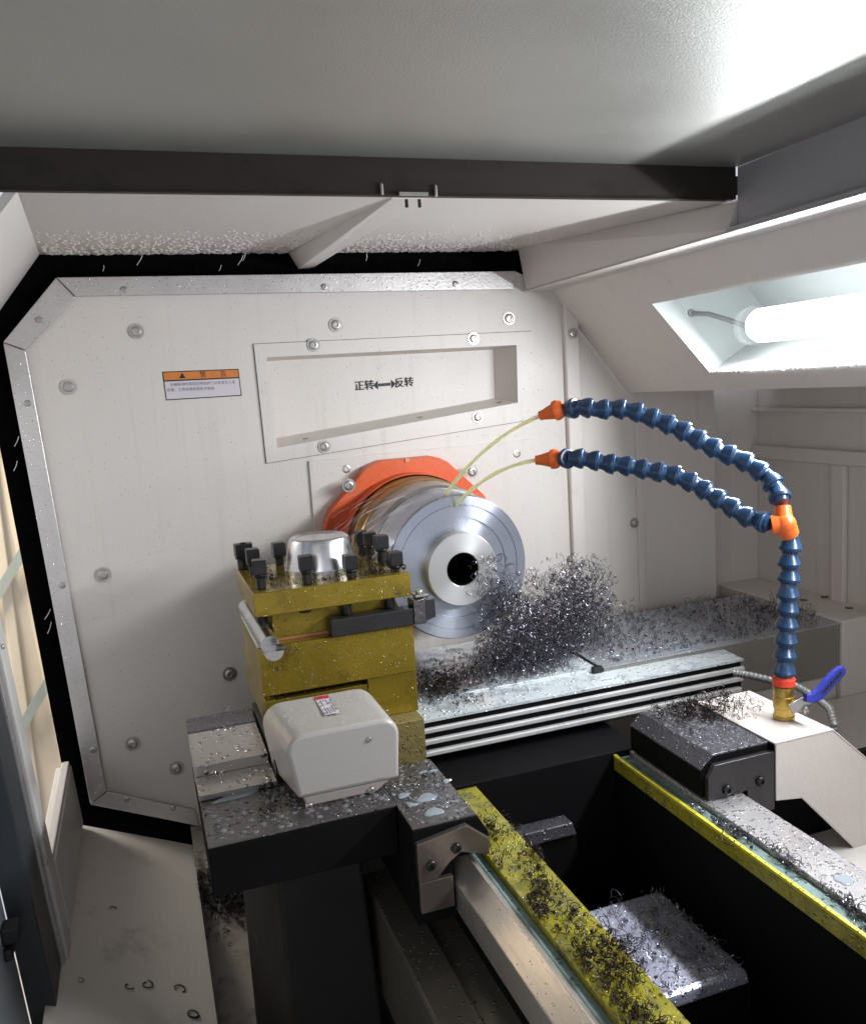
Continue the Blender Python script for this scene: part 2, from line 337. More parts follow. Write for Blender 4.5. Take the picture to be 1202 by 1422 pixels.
h.prism(a, (-.006, 0, .006)); h.build('chamfer_panel', M['strip'], hood)
h = MB(); h.xz([(-.9, 1.7070), (.735, 1.7070), (.735, 1.7448), (-.9, 1.7448)], -.586, -.581); h.xz([(-.9, 1.7050), (.72, 1.7050), (.72, 1.7066), (-.9, 1.7066)], -.589, -.581)
h.build('downstand', M['riser'], hood)
for u, v in ((530, 262), (605, 264)):
    p = at(u, v + 3, 'Y', -.5885); m = MB(); m.lathe(p + Vector((0, 0, -.004)), (0, 0, 1), [(0, .0019), (.010, .0019), (.012, .001)], 10); m.build('stud', M['bolt'], hood, smooth=40)
m = MB(); p = at(575, 268, 'Y', -.594); m.box(p.x - .016, p.x + .017, -.5915, -.5895, p.z - .0018, p.z + .0018); m.build('catch_plate', M['bolt'], hood)
for u in (564, 582):
    p = at(u, 275, 'Y', -.590); m = MB(); m.box(p.x - .0016, p.x + .0016, -.5905, -.5885, p.z - .0095, p.z - .001); m.build('catch_tab', M['riser'], hood)
# right beam
h = MB(); h.loft([Vector((.7204, -.008, 1.6674)), Vector((.775, -.008, 1.6674)), Vector((.775, -.008, 1.76)), Vector((.7066, -.008, 1.7500))],
                 [Vector((.7204, -.585, 1.6674)), Vector((.775, -.585, 1.6674)), Vector((.775, -.585, 1.72)), Vector((.735, -.585, 1.7040))])
h.build('side_beam', M['strip'], hood, bevel=.003)
h = MB(); h.xz([(.7204, 1.6674), (.775, 1.6674), (.775, 1.76), (.737, 1.76), (.7365, 1.672), (.7204, 1.672)], -2.0, -.587, 0)
h.build('beam_extension', [M['grey_steel']], hood)
h = MB(); h.xz([(.7185, 1.6655), (.778, 1.6655), (.778, 1.6668), (.7185, 1.6668)], -2.0, -.004); h.build('beam_lip', M['strip'], hood)
# ---- light housing
P1 = Vector((.777, 0, 1.667)); P2 = Vector((.939, 0, 1.464)); SD = (P2 - P1).normalized(); SN = Vector((SD.z, 0, -SD.x)); SN = -SN if SN.x > 0 else SN
hs = thing('light_housing', 'sloping cream lamp housing along the right side with a glazed window', 'lamp housing', (.93, -.5, 1.47))
def wpt(u, v, d=0): return on_plane(u, v, P1 + SN * d, SN)
wa, wd = wpt(905, 422), wpt(985, 517)              # far end of the window
sa = (wa - P1).dot(SD); sd = (wd - P1).dot(SD)
print('window', wa, wd, wpt(1202, 370), wpt(1202, 505), sa, sd)
def sl(s, y, d=0): q = P1 + SD * s + SN * d; return Vector((q.x, y, q.z))
SL = (P2 - P1).length; YE = -1.9; YW = -1.35
m = MB()
m.quad(sl(0, .003), sl(SL, .003), sl(SL, wd.y), sl(sd, wd.y), sl(sa, wa.y), sl(0, wa.y))
m.quad(sl(0, wa.y), sl(sa, wa.y), sl(sa, YW), sl(0, YW))
m.quad(sl(sd, wd.y), sl(SL, wd.y), sl(SL, YW), sl(sd, YW))
m.quad(sl(0, YW), sl(SL, YW), sl(SL, YE), sl(0, YE))
m.quad(sl(SL, .003), (1.31, .003, 1.462), (1.31, YE, 1.462), sl(SL, YE))
m.build('sloped_panel', M['wall2'], hs)
# box behind the window
D = .16
def dp(s, y, d): q = sl(s, y); return q - SN * d
m = MB(); f = [sl(sa, wa.y), sl(sd, wd.y), sl(sd, YW), sl(sa, YW)]; k = [dp(sa - .01, wa.y + .01, D), dp(sd + .03, wd.y + .01, D), dp(sd + .03, YW, D), dp(sa - .01, YW, D)]
m.loft(f, k, caps=False); m.quad(*k); m.build('lamp_recess', M['inner'], hs)
m = MB(); g = .0015; m.quad(sl(sa - .004, wa.y + .004, .002), sl(sd + .004, wd.y + .004, .002), sl(sd + .004, YW, .002), sl(sa - .004, YW, .002)); m.build('window_pane', M['glass'], hs)
m = MB()
for i in range(70):
    y = U(-.9, wa.y - .02); q = sl(sd + U(-.004, .002), y, .002); m.lathe(q, SN, [(0, U(.001, .003)), (.001, .001)], 6)
tag(m.build('sealant_bead', M['inner'], hs), None, None, kind='stuff')
# the lamp : a long tube behind the glass, far end rounded
lamp = thing('work_lamp', 'bright white tube lamp behind the window of the sloping housing', 'lamp', (1.0, -.6, 1.6))
dl = .062
e1, e2 = wpt(1038, 454, -dl), wpt(1202, 432, -dl); la = Vector((e1.x, e1.y, e1.z)); sL = (la - P1).dot(SD)
yl = e1.y; rr = .0265
cen = lambda y: sl(sL, y, -dl)
m = MB(); prof = [(0, .003), (.003, rr * .55), (.009, rr * .85), (.018, rr), (1.0, rr)]
m.lathe(cen(yl - .012), (0, -1, 0), prof, 28); m.build('lamp_tube', M['tube'], lamp, smooth=50)
m = MB(); m.lathe(cen(yl + .004) - SN * .002, (0, -1, 0), [(0, .01), (0, rr * .9), (.004, rr * 1.12), (.014, rr * 1.14), (.014, rr * 1.02)], 28, caps=False); m.build('end_cap', M['glass'], lamp, smooth=40)
m = MB(); a = at(958, 435, 'Y', wa.y - .002); b = cen(yl); m.tube([a, a.lerp(b, .33) + Vector((0, 0, .006)), a.lerp(b, .66) + Vector((0, 0, .004)), b], .004, 8)
m.lathe(a, (0, -1, 0), [(0, .0075), (.005, .0065)], 14); m.build('lamp_cable', M['conduit'], lamp, smooth=50)

# ---- headstock guard panel
OUT = [(5, 475), (78, 386), (716, 377), (783, 412), (793, 800), (790, 1000), (640, 1010), (500, 1190), (275, 1146), (126, 1116)]
gp = thing('headstock_guard', 'large cream guard panel with clipped corners and aluminium edge strips', 'guard panel', (.35, 0, 1.2))
pts = [at(u, v, 'Y', 0) for u, v in OUT]
pts[3] = Vector((.800, 0, 1.664)); pts[4] = Vector((.800, 0, 1.0)); pts[5] = Vector((.800, 0, .80)); pts[6] = Vector((.6, 0, .74)); pts[7] = Vector((.4, 0, .70))
HOLE = [at(*p, 'Y', 0) for p in ((368, 494), (719, 477), (721, 561), (383, 624))]
def holed(outer, inner):
    import bmesh
    b = bmesh.new(); es = []
    for ring in (outer, inner):
        vs = [b.verts.new(p) for p in ring]; es += [b.edges.new((vs[q], vs[(q + 1) % len(vs)])) for q in range(len(vs))]
    bmesh.ops.triangle_fill(b, use_beauty=True, use_dissolve=False, edges=es)
    b.verts.index_update(); r = ([v.co.copy() for v in b.verts], [[v.index for v in f.verts] for f in b.faces]); b.free(); return r
vs, fs = holed(pts, HOLE)
m = MB(); m.add(vs, fs); m.build('panel', M['wall'], gp)
TR = [((5, 475), (78, 386), (104, 413), (36, 486)), ((79, 385.5), (714, 376.5), (711, 402), (105, 412)),
      ((5, 476.5), (36, 487.5), (148, 1096), (125, 1114)), ((126, 1116), (149, 1098), (271, 1123), (277, 1146))]
for q in TR:
    m = MB(); a = [at(u, v, 'Y', -.0005) for u, v in q]; m.prism(a, (0, -.005, 0)); m.build('edge_trim', M['alu'], gp, bevel=.001)
for u, v in ((172, 402), (450, 398), (632, 394), (54, 444), (38, 560), (86, 813), (130, 1041), (176, 1110), (240, 1122)):
    screw(gp, at(u, v, 'Y', -.0056), NX, .0052, washer=False, name='trim_screw')
for u, v in ((189, 460), (95, 537), (466, 451), (706, 442), (143, 798), (184, 1033), (245, 1067), (716, 630), (480, 651), (319, 936)):
    screw(gp, at(u, v, 'Y', -.0002), NX, .0085)
# recessed tray let into the panel
o4 = [at(*p, 'Y', -.0005) for p in ((352, 478), (738, 460), (746, 581), (370, 643))]
i4 = [at(*p, 'Y', -.0035) for p in ((370, 496), (717, 479), (719, 559), (385, 622))]
tray = MB(); joint = MB(); up = Vector((0, -.003, 0))
b4 = [p + Vector(q) for p, q in zip(i4, ((.006, .06, -.004), (-.022, .06, -.004), (-.022, .06, .010), (.006, .06, .014)))]
for k in range(4):
    a, b, c, d = o4[k], o4[(k + 1) % 4], i4[(k + 1) % 4], i4[k]
    tray.quad(a + up, b + up, c, d); tray.quad(a, b, b + up, a + up); tray.quad(d, c, b4[(k + 1) % 4], b4[k])
tray.quad(*b4)
for k in range(4):                             # dark joint line, the frame's shadow gap put in as colour
    e_ = (o4[(k + 1) % 4] - o4[k]).normalized() * .0012; o_ = Vector((e_.z, 0, -e_.x)); o_ = o_ if o_.dot(o4[k] - (o4[0] + o4[2]) / 2) > 0 else -o_
    joint.quad(o4[k] - e_, o4[(k + 1) % 4] + e_, o4[(k + 1) % 4] + e_ + o_, o4[k] - e_ + o_)
joint.build('joint_line', M['joint'], gp)
tray.build('recessed_tray', M['wall'], gp)
for u, v in ((435, 479), (657, 470), (450, 620), (663, 579)): screw(gp, at(u, v, 'Y', -.0037), NX, .0078)
# lettering on the tray floor
yb = b4[0].y - .0006
c0, c1 = at(495, 537, 'Y', yb), at(571, 531, 'Y', yb); xd = c1 - c0; yd = Vector((0, 0, 1)); W_ = xd.length
hgt = (at(505, 527, 'Y', yb) - at(506, 547, 'Y', yb)).length
for t_, ch_ in ((.14, '\u6b63\u8f6c'), (.865, '\u53cd\u8f6c')):
    for k, (ox, oz) in enumerate(((0, 0), (.0007, 0), (-.0007, 0), (0, .0006))):
        text('lettering', ch_, c0 + xd * t_ + Vector((ox, -.00012 * k, oz)), xd, yd, W_ * .178, M['ink'], gp)
m = MB(); ez = xd.normalized(); zz = Vector((0, 0, 1))
def P_(t, h): return c0 + xd * t + zz * h
for a, b in ((.30, .385), (.71, .625)): m.quad(P_(a, 0), P_(b, .0085), P_(b, -.0085))
for k in range(6): m.quad(P_(.392 + k * .038, .0028), P_(.424 + k * .038, .0028), P_(.424 + k * .038, -.0028), P_(.392 + k * .038, -.0028))
m.build('direction_arrow', M['ink'], gp)
# warning label
q4 = [at(*p, 'Y', -.0004) for p in ((225, 516), (331, 512), (335.5, 549.5), (230.5, 556))]
def lb(s_, t_, y): a = q4[0].lerp(q4[1], s_); b = q4[3].lerp(q4[2], s_); r = a.lerp(b, t_); return Vector((r.x, y, r.z))
m = MB(); m.quad(*[lb(a, b, -.0006) for a, b in ((0, 0), (1, 0), (1, 1), (0, 1))]); wl = m.build('warning_label', M['ink'], gp)
m = MB(); m.quad(*[lb(a, b, -.0010) for a, b in ((.012, .35), (.988, .35), (.988, .965), (.012, .965))]); m.build('label_field', M['label'], wl)
m = MB(); m.quad(*[lb(a, b, -.0010) for a, b in ((.012, .035), (.988, .035), (.988, .30), (.012, .30))]); m.build('label_band', M['label_orange'], wl)
lx = q4[1] - q4[0]; lz = (q4[0] - q4[3])
m = MB(); t0 = lb(.25, .17, -.0013); e = lz.length * .11; m.quad(t0 + Vector((0, 0, e)), t0 + Vector((-e, 0, -e * .8)), t0 + Vector((e, 0, -e * .8))); m.build('warning_triangle', M['ink'], wl)
for t_, c_ in ((.52, '\u8b66'), (.79, '\u544a')): text('lettering', c_, lb(t_, .17, -.0013), lx, lz, lz.length * .23, M['ink'], wl)
text('lettering', '\u4e3b\u8f74\u8f6c\u52a8\u65f6\u8bf7\u52ff\u6253\u5f00\u9632\u62a4\u95e8\u4ee5\u514d\u53d1\u751f\u4eba\u8eab', lb(.505, .48, -.0013), lx, lz, lz.length * .128, M['ink_soft'], wl, .98)
text('lettering', '\u4f24\u5bb3\uff0c\u5de5\u4ef6\u5fc5\u987b\u5939\u7d27\u540e\u624d\u80fd\u542f', lb(.34, .66, -.0013), lx, lz, lz.length * .128, M['ink_soft'], wl, .98)
# lower plate behind the spindle (joint lines)
m = MB(); a = [at(*p, 'Y', -.0005) for p in ((428, 640), (742, 612))]
m.xz([(a[0].x, .95), (a[0].x, a[0].z), (a[1].x, a[1].z + .004), (.765, .95)], -.0045, -.0006); m.build('spindle_plate', M['wall'], gp, bevel=.001)
# raised strip at the right of the panel
m = MB(); m.box(.7985, .8285, -.012, .003, .80, 1.640); m.build('corner_strip', M['wall2'], gp, bevel=.003)
for u, v in ((795, 463), (881, 726)): screw(gp, at(u, v, 'Y', -.0125 if u < 830 else .0035), NX, .0075)
m = MB(); m.xz([(.955, .75), (.972, .75), (.972, 1.46), (.955, 1.46)], .0005, .0037); m.build('joint_strip', M['wall2'], gp, bevel=.001)

# brush seal round the guard
bs = thing('brush_seal', 'black bristle seal filling the gap round the guard panel', 'brush seal', (0, .02, 1.2))
ring_in = [at(u, v, 'Y', .012) for u, v in ((730, 392), (95, 402), (25, 487), (140, 1100), (290, 1130))]
ring_out = [Vector((.78, .012, 1.775)), Vector((-.125, .012, 1.775)), Vector((-.213, .012, 1.62)), Vector((-.168, .012, .76)), Vector((.06, .012, .69))]
m = MB()
for k in range(4): m.quad(ring_in[k], ring_in[k + 1], ring_out[k + 1], ring_out[k])
m.build('backing', M['bristle'], bs)
m = MB()
for k in range(4):
    n = int((ring_in[k + 1] - ring_in[k]).length * 240)
    for i in range(n):
        t = (i + U(-.5, .5)) / n; a = ring_in[k].lerp(ring_in[k + 1], t) + Vector((0, -.004, 0)); b = ring_out[k].lerp(ring_out[k + 1], t + U(-.012, .012)); d = (b - a)
        if d.length > .05: d = d.normalized() * .042
        l = a + d * U(.8, 1.0); m.tube([a, a.lerp(l, .5) + Vector((0, U(-.006, 0), 0)), l + Vector((U(-.003, .003), U(-.012, 0), U(-.003, .003)))], [.0012, .0010, .0003], 3, caps=False)
tag(m.build('bristle', M['bristle'], bs), None, None, kind='stuff')
m = MB()
for u, v, du, dv in ((190, 368, 8, -14), (330, 368, 8, -14), (337, 362, 4, -12), (304, 376, 3, -8), (508, 362, 1, -10), (583, 360, -3, 9), (143, 376, 1, -8), (24, 640, -5, 14), (20, 620, 6, -14), (62, 860, 8, -14), (66, 880, 5, -16), (52, 420, 8, -8)):
    a = at(u, v, 'Y', -.006); b = at(u + du, v + dv, 'Y', -.012); m.tube([a, a.lerp(b, .5) + Vector((.001, -.001, 0)), b], .0006, 4)
tag(m.build('stray_fibre', M['alu_clean'], bs), None, None, kind='stuff')

# ================================================================== DOOR on the left, chute, outside
dx = lambda z: -.207 + .068 * (1.5 - z)            # the door leans in towards the bottom
def dq(y, z, off=0): return Vector((dx(z) + off, y, z))
door = thing('sliding_door', 'cream framed sliding door with a misted window beside the black brush seal', 'machine door', (-.2, -.25, .8))
def on_door(u, v, off=0): return on_plane(u, v, dq(0, 1.5, off), (1, 0, .068))
pa, pb = on_door(0, 893), on_door(66, 1204)
yA = (pa.y + pb.y) / 2
print('door bar', pa, pb)
def dbox(name, y0, y1, z0, z1, t0, t1, material, bev=.002):
    m = MB(); m.loft([dq(y0, z0, t0), dq(y1, z0, t0), dq(y1, z1, t0), dq(y0, z1, t0)], [dq(y0, z0, t1), dq(y1, z0, t1), dq(y1, z1, t1), dq(y0, z1, t1)])
    return m.build(name, material, door, bevel=bev)
zb_ = pb.z
dbox('window_pane', yA - .02, -.012, zb_, 1.70, -.010, -.006, M['doorglass'], 0)
dbox('frame_bar', yA - .042, yA, .42, 1.72, -.012, .008, M['door'])
dbox('frame_bar', yA - .056, yA - .0425, .42, 1.72, -.014, .004, M['alu'])
dbox('edge_seal', yA - .135, yA - .0565, .42, 1.72, -.03, .000, M['dooredge'])
dbox('outer_skin', yA - .6, yA - .136, .42, 1.72, -.05, -.030, M['doorgrey'])
dbox('window_sill', yA + .001, -.02, zb_ - .10, zb_ + .004, -.014, .010, M['door'])
dbox('sill_lip', yA + .001, -.02, zb_ + .0045, zb_ + .012, -.004, .008, M['door'])
for u, v in ((3, 898), (64, 1198)): screw(door, on_door(u, v, .009), (1, 0, .07), .0035, washer=False)
lp = on_door(6, 1296, -.028)
m = MB(); m.box(lp.x - .002, lp.x + .016, lp.y - .012, lp.y + .012, lp.z - .010, lp.z + .010); m.box(lp.x - .002, lp.x + .008, lp.y - .018, lp.y + .018, lp.z - .026, lp.z - .012); m.build('latch', M['black'], door, bevel=.003)
# what is seen through the misted window
m = MB(); m.box(-1.4, -.25, .80, .83, 0.4, 2.2)
for k in range(22): m.box(-1.4 + k * .05, -1.375 + k * .05, .788, .7995, 0.4, 2.2)
struct(m.build('workshop_wall', M['cream'], bevel=.003))
m = MB()
for z in (.50, .86, 1.22, 1.58): m.prism([(-.75, .77, z - .38), (-.75, .77, z - .34), (-.26, .77, z + .36), (-.26, .77, z + .32)], (0, .008, 0))
tag(m.build('brace_frame', M['wgreen'], origin=(-.4, .77, .4)), 'grey green diagonal bars dimly seen through the misted door window', 'brace')

ch = thing('chute_panel', 'sloping cream sheet at the lower left below the brush seal', 'chute', (-.07, -.3, .78))
a, b = at(98, 1143, 'Y', -.012), at(264, 1173, 'Y', -.012); sl_ = Vector((0, -1, -.012))
m = MB(); L_ = 1.1
m.loft([a, b, b + sl_ * L_, a + sl_ * L_], [p + Vector((-.001, 0, -.003)) for p in (a, b, b + sl_ * L_, a + sl_ * L_)])
m.build('sloping_sheet', M['pan'], ch)
m = MB(); c = b + sl_ * L_; m.loft([b, b + Vector((.004, 0, -.002)), c + Vector((.004, 0, -.002)), c], [p + Vector((.012, 0, -.35)) for p in (b, b + Vector((.004, 0, -.002)), c + Vector((.004, 0, -.002)), c)])
m.build('folded_edge', M['pan'], ch)
print('chute', a, b)
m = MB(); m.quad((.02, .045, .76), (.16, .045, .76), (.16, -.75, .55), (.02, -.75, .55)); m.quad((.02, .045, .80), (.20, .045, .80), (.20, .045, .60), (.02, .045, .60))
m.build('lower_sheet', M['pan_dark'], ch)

# ================================================================== LATHE BED
bed = thing('lathe_bed', 'lathe bed with two ground ways and yellow painted inner rails', 'lathe bed', (.45, -.6, .6))
Y0, Y1 = -1.8, -.5532
def rail(name, prof, material, bev=.001): m = MB(); m.xz(prof, Y0, Y1); return m.build(name, material, bed, bevel=bev)
rail('vee_way', [(.289, 1.0), (.2975, .9935), (.2975, .94), (.2725, .94), (.2695, .9806)], M['way'])
rail('channel', [(.2977, .9935), (.3075, .9935), (.3075, .94), (.2977, .94)], M['green'])
rail('yellow_rail', [(.3078, 1.0), (.3575, 1.0), (.3575, .965), (.3078, .94)], M['yellow'])
rail('yellow_rail', [(.5555, .979), (.5555, .9965), (.5605, .9965), (.5605, .979)], M['yellow'])
rail('rail_lip', [(.5552, .997), (.5552, 1.0005), (.560, 1.0005), (.560, .997)], M['yellow_lip'], .0005)
rail('channel', [(.5608, .985), (.5608, .995), (.5795, .995), (.5795, .985)], M['green'])
rail('flat_way', [(.580, .95), (.580, 1.001), (.6335, 1.001), (.6335, .95)], M['way_wet'])
rail('bed_side', [(.2795, .42), (.2795, .9395), (.3500, .9395), (.3500, .42)], M['shade_black'])
rail('bed_side', [(.5585, .42), (.5565, .9785), (.5790, .9785), (.62, .9495), (.66, .42)], M['shade_black'])
rail('screw_cover', [(.204, .915), (.206, .920), (.2445, .920), (.2465, .915), (.2465, .80), (.204, .80)], M['olivecover'])
rail('screw_cover', [(.247, .913), (.282, .913), (.282, .80), (.247, .80)], M['olivecover'])
for y0, y1, z, xr in ((-.838, -.682, .885, .537), (-.578, -.5545, .934, .478)):
    m = MB(); m.loft([Vector((.355, y0 - .003, z - .016)), Vector((xr + .004, y0 - .003, z - .016)), Vector((xr + .004, y1 + .0005, z - .016)), Vector((.355, y1 + .0005, z - .016))],
                     [Vector((.355, y0, z)), Vector((xr, y0, z)), Vector((xr, y1, z)), Vector((.355, y1, z))])
    cw = m.build('cross_web', M['web'] if z < .9 else M['cast_fine'], bed, bevel=.005 if z < .9 else .0015, seg=3)  # nearer slab gets a brighter colour so its top looks lamp-lit
    m = MB(); m.box(.352, xr + .006, y0 + .002, y1, z - .25, z - .0165); m.build('web_foot', M['shade_black'], cw)  # lower web blackened for the shade below its edge
m = MB(); m.box(.3505, .5615, Y0, Y1, .62, .64); m.build('bed_floor', M['shade_black'], bed)

# ================================================================== SADDLE
sd_ = thing('saddle', 'black wet cast saddle straddling the bed ways', 'saddle', (.3, -.5, 1.0))
def xyprism(pts, z0, z1): return [Vector((x, y, z0)) for x, y in pts], [Vector((x, y, z1)) for x, y in pts]
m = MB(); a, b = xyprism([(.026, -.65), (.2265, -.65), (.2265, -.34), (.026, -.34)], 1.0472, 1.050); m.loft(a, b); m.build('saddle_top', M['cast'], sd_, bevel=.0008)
m = MB(); m.box(.0262, .2264, -.6495, -.33, .992, 1.0470); m.build('saddle_front', M['shade_black'], sd_, bevel=.002)  # same casting as the top, blackened as its shaded front
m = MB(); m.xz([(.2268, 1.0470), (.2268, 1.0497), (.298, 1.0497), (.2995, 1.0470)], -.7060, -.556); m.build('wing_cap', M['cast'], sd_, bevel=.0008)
m = MB(); m.xz([(.2268, 1.0467), (.2998, 1.0467), (.311, 1.027), (.311, 1.006), (.2268, 1.006)], -.7066, -.556); m.build('saddle_wing', M['shade_black'], sd_, bevel=.001)  # wing sides blackened as shade, the cap above keeps the lighter casting
m = MB(); m.box(.2270, .2700, -.7055, -.35, .94, 1.0058); m.build('wing_side', M['shade_black'], sd_)
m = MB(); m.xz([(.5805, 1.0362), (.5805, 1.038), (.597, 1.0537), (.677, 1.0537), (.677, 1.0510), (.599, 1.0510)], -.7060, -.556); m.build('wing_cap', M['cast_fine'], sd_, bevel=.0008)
m = MB(); m.xz([(.5808, 1.004), (.5808, 1.036), (.5992, 1.0507), (.677, 1.0507), (.677, 1.004)], -.7066, -.556); m.build('saddle_wing', M['shade_black'], sd_)  # shaded sides in black here too, under a lighter cap
yz = [(-.553, .50), (-.553, 1.003), (-.548, 1.003), (-.520, .950), (-.362, .942), (-.08, .942), (-.08, .50)]
m = MB(); m.loft([Vector((.2715, y, z)) for y, z in yz], [Vector((.672, y, z)) for y, z in yz]); m.build('bridge', M['shade_black'], sd_)  # shade put into the black colour, body deepened to keep the gap dark
# V plate wiper
m = MB(); m.xz([(.2285, 1.0351), (.2840, 1.0440), (.3090, 1.0225), (.3078, 1.0050), (.2760, 1.0160), (.2630, 1.0080), (.2470, .992), (.2285, .992)], -.7146, -.7068); wp = m.build('way_wiper', M['plate'], sd_, bevel=.0008)
m = MB(); m.xz([(.2290, .9915), (.2660, .9915), (.2660, .957), (.2290, .957)], -.7136, -.7069); m.build('wiper_foot', M['plate'], wp, bevel=.0008)
for u, v in ((598, 1202), (633, 1178)): screw(wp, at(u, v, 'Y', -.7147), NX, .0055, M['bolt_dark'], washer=False, name='wiper_screw')
m = MB(); m.xz([(.5845, 1.002), (.5845, 1.0300), (.594, 1.0440), (.6745, 1.0440), (.6795, 1.0440), (.6795, .970), (.640, .970), (.640, 1.003)], -.7146, -.7068); wp = m.build('way_wiper', M['plate2'], sd_, bevel=.0008)
for u, v in ((1009, 1097), (1055, 1085)): screw(wp, at(u, v, 'Y', -.7147), NX, .006, M['bolt_dark'], washer=False, name='wiper_screw')
# apron
m = MB(); m.loft([Vector((.096, -.625, .9915)), Vector((.188, -.625, .9915)), Vector((.205, -.40, .9915)), Vector((.072, -.40, .9915))],
                 [Vector((.090, -.625, .45)), Vector((.215, -.625, .45)), Vector((.215, -.40, .45)), Vector((.072, -.40, .45))])
m.build('apron', M['apron'], sd_, bevel=.004)

# slide cover at the operator end
lc = thing('slide_end_cover', 'wet brownish steel slide cover at the left end of the saddle', 'slide cover', (.065, -.4, 1.05))
m = MB(); m.box(.024, .112, -.495, -.387, 1.0505, 1.072); m.build('upper_cover', M['wetpanel'], lc, bevel=.001)
m = MB(); m.box(.0245, .1125, -.3865, -.335, 1.0505, 1.0735); m.build('rear_cover', M['cast_fine'], lc, bevel=.001)
m = MB(); m.box(.025, .114, -.545, -.4955, 1.0505, 1.0580); m.build('lower_lip', M['wetpanel'], lc, bevel=.001)
m = MB(); m.box(.1145, .121, -.535, -.33, 1.0505, 1.078); m.build('side_rail', M['bolt_dark'], lc, bevel=.001)

# cross slide under the tool post
cs = thing('cross_slide', 'olive cross slide block carrying the tool post', 'cross slide', (.25, -.2, .95))
m = MB(); m.box(.137, .3655, -.298, -.06, 1.0170, 1.064); m.box(.290, .3665, -.300, -.06, 1.0095, 1.0725); m.build('slide_block', M['olive'], cs, bevel=.001)
m = MB(); m.box(.2275, .3635, -.335, -.06, .93, 1.009); m.build('slide_foot', M['olive_rough'], cs, bevel=.001)
# cover strips right of the post
tc_ = thing('telescopic_cover', 'stepped aluminium edged telescopic cover right of the tool post', 'slide cover', (.65, -.2, .96))
m = MB(); m.box(.352, .690, -.2845, -.035, .970, 1.0175); m.build('cover_sheet', M['cover'], tc_, bevel=.001)
m = MB(); m.loft([Vector((.351, -.352, 1.0085)), Vector((.930, -.352, 1.0085)), Vector((.9301, -.285, 1.0105)), Vector((.351, -.285, 1.0105))], [Vector((.351, -.352, 1.0125)), Vector((.930, -.352, 1.0125)), Vector((.9301, -.285, 1.0145)), Vector((.351, -.285, 1.0145))]); m.build('cover_ledge', M['cover'], tc_)
for k, (zt, y) in enumerate(((.9995, -.3545), (.9825, -.3560), (.9650, -.3575))):
    m = MB(); m.box(.351 + .0005 * k, .930 - .004 * k, y, -.30, zt - .0075, zt); m.build('edge_strip', M['alu_clean'], tc_, bevel=.0015)
m = MB(); m.box(.352, .926, -.349, -.302, .958, 1.0084); m.build('strip_core', M['shade_black'], tc_)
bc = thing('slide_guard', 'long wet grey box guard over the rear of the cross slide', 'guard', (.93, -.18, .92))
m = MB(); m.box(.692, 1.188, -.299, -.045, .925, 1.0205); m.build('guard_box', M['beam'], bc, bevel=.002)
m = MB(); m.box(.690, 1.190, -.301, -.045, 1.0208, 1.0228); m.build('guard_top', M['guardtop'], bc)
m = MB(); m.box(.672, .6895, -.3015, -.291, 1.0148, 1.0245); m.build('end_wiper', M['black'], bc, bevel=.001)
# shelf at the rear
m = MB(); m.box(1.1915, 1.2995, -.300, .052, .42, 1.026); m.box(.95, 1.1910, -.290, -.003, .42, .920); struct(m.build('rear_shelf', M['wall2'], bevel=.004))
m = MB(); m.box(.735, 1.2995, -1.4, -.665, .42, .890); m.box(.95, 1.2995, -.66, -.3005, .42, .88); struct(m.build('chip_pan', M['wall2'], bevel=.004))
m = MB(); m.box(.6825, .93, -.664, -.655, .60, .985); m.box(.6825, .734, -1.4, -.665, .60, .80); tag(m.build('dark_backing', M['shade_black'], origin=(.75, -.66, .8)), 'black backing put in to darken the gap below the cream bracket', 'dark backing')  # dark sheet added so the gap under the bracket stays black

# ================================================================== TOOL POST
tp = thing('tool_post', 'olive gold four way tool post crowned with black square head bolts', 'tool post', (.25, -.2, 1.07))
m = MB(); m.box(.134, .366, -.303, -.105, 1.0735, 1.146); m.build('base_block', M['olive'], tp, bevel=.0012)
m = MB(); m.box(.160, .342, -.278, -.13, 1.1462, 1.1915); m.build('core', M['olive'], tp, bevel=.0012)
m = MB(); m.box(.161, .262, -.2795, -.2782, 1.1462, 1.1500); m.build('ground_edge', M['copper'], tp)
m = MB(); m.box(.133, .366, -.305, -.103, 1.1917, 1.2265); m.build('top_plate', M['olive'], tp, bevel=.0014)
cx, cy = .251, -.212
m = MB(); m.lathe((cx, cy, 1.2267), (0, 0, 1), [(0, .0555), (.010, .0555), (.0105, .0545), (.050, .0475), (.0545, .0455), (.0565, .042), (.0565, .040), (.0545, .037), (.0545, .0001)], 48); m.build('cap', M['steel'], tp, smooth=25)
def clamp(x, y, hgt=.030, name='clamp_bolt', rot=.0, s=.0100):
    m = MB(); z = 1.2267
    m.lathe((x, y, z), (0, 0, 1), [(0, .0072), (hgt - .004, .0072), (hgt - .003, .0105), (hgt, .0105)], 14)
    ct, st = math.cos(rot), math.sin(rot)
    base = [Vector((x + (a * ct - b * st) * s, y + (a * st + b * ct) * s, z + hgt)) for a, b in ((-1, -1), (1, -1), (1, 1), (-1, 1))]
    top = [p + Vector((0, 0, .0215)) for p in base]; m.loft(base, top)
    return m.build(name, M['bolt_dark'], tp, bevel=.0016)
for u, v, hgt in ((363, 818, .022), (353, 799, .021), (344, 786, .021), (335, 772, .021), (427, 811, .021), (488, 803, .014), (549, 793, .009), (531, 785, .027), (515, 777, .024), (500, 768, .020), (388, 778, .016)):
    p = at(u, v, 'Z', 1.2267); y = max(-.288, min(-.118, p.y)); clamp(at(u, v, 'Y', y).x if p.y > -.1 else p.x, y, hgt, rot=U(-.12, .12))
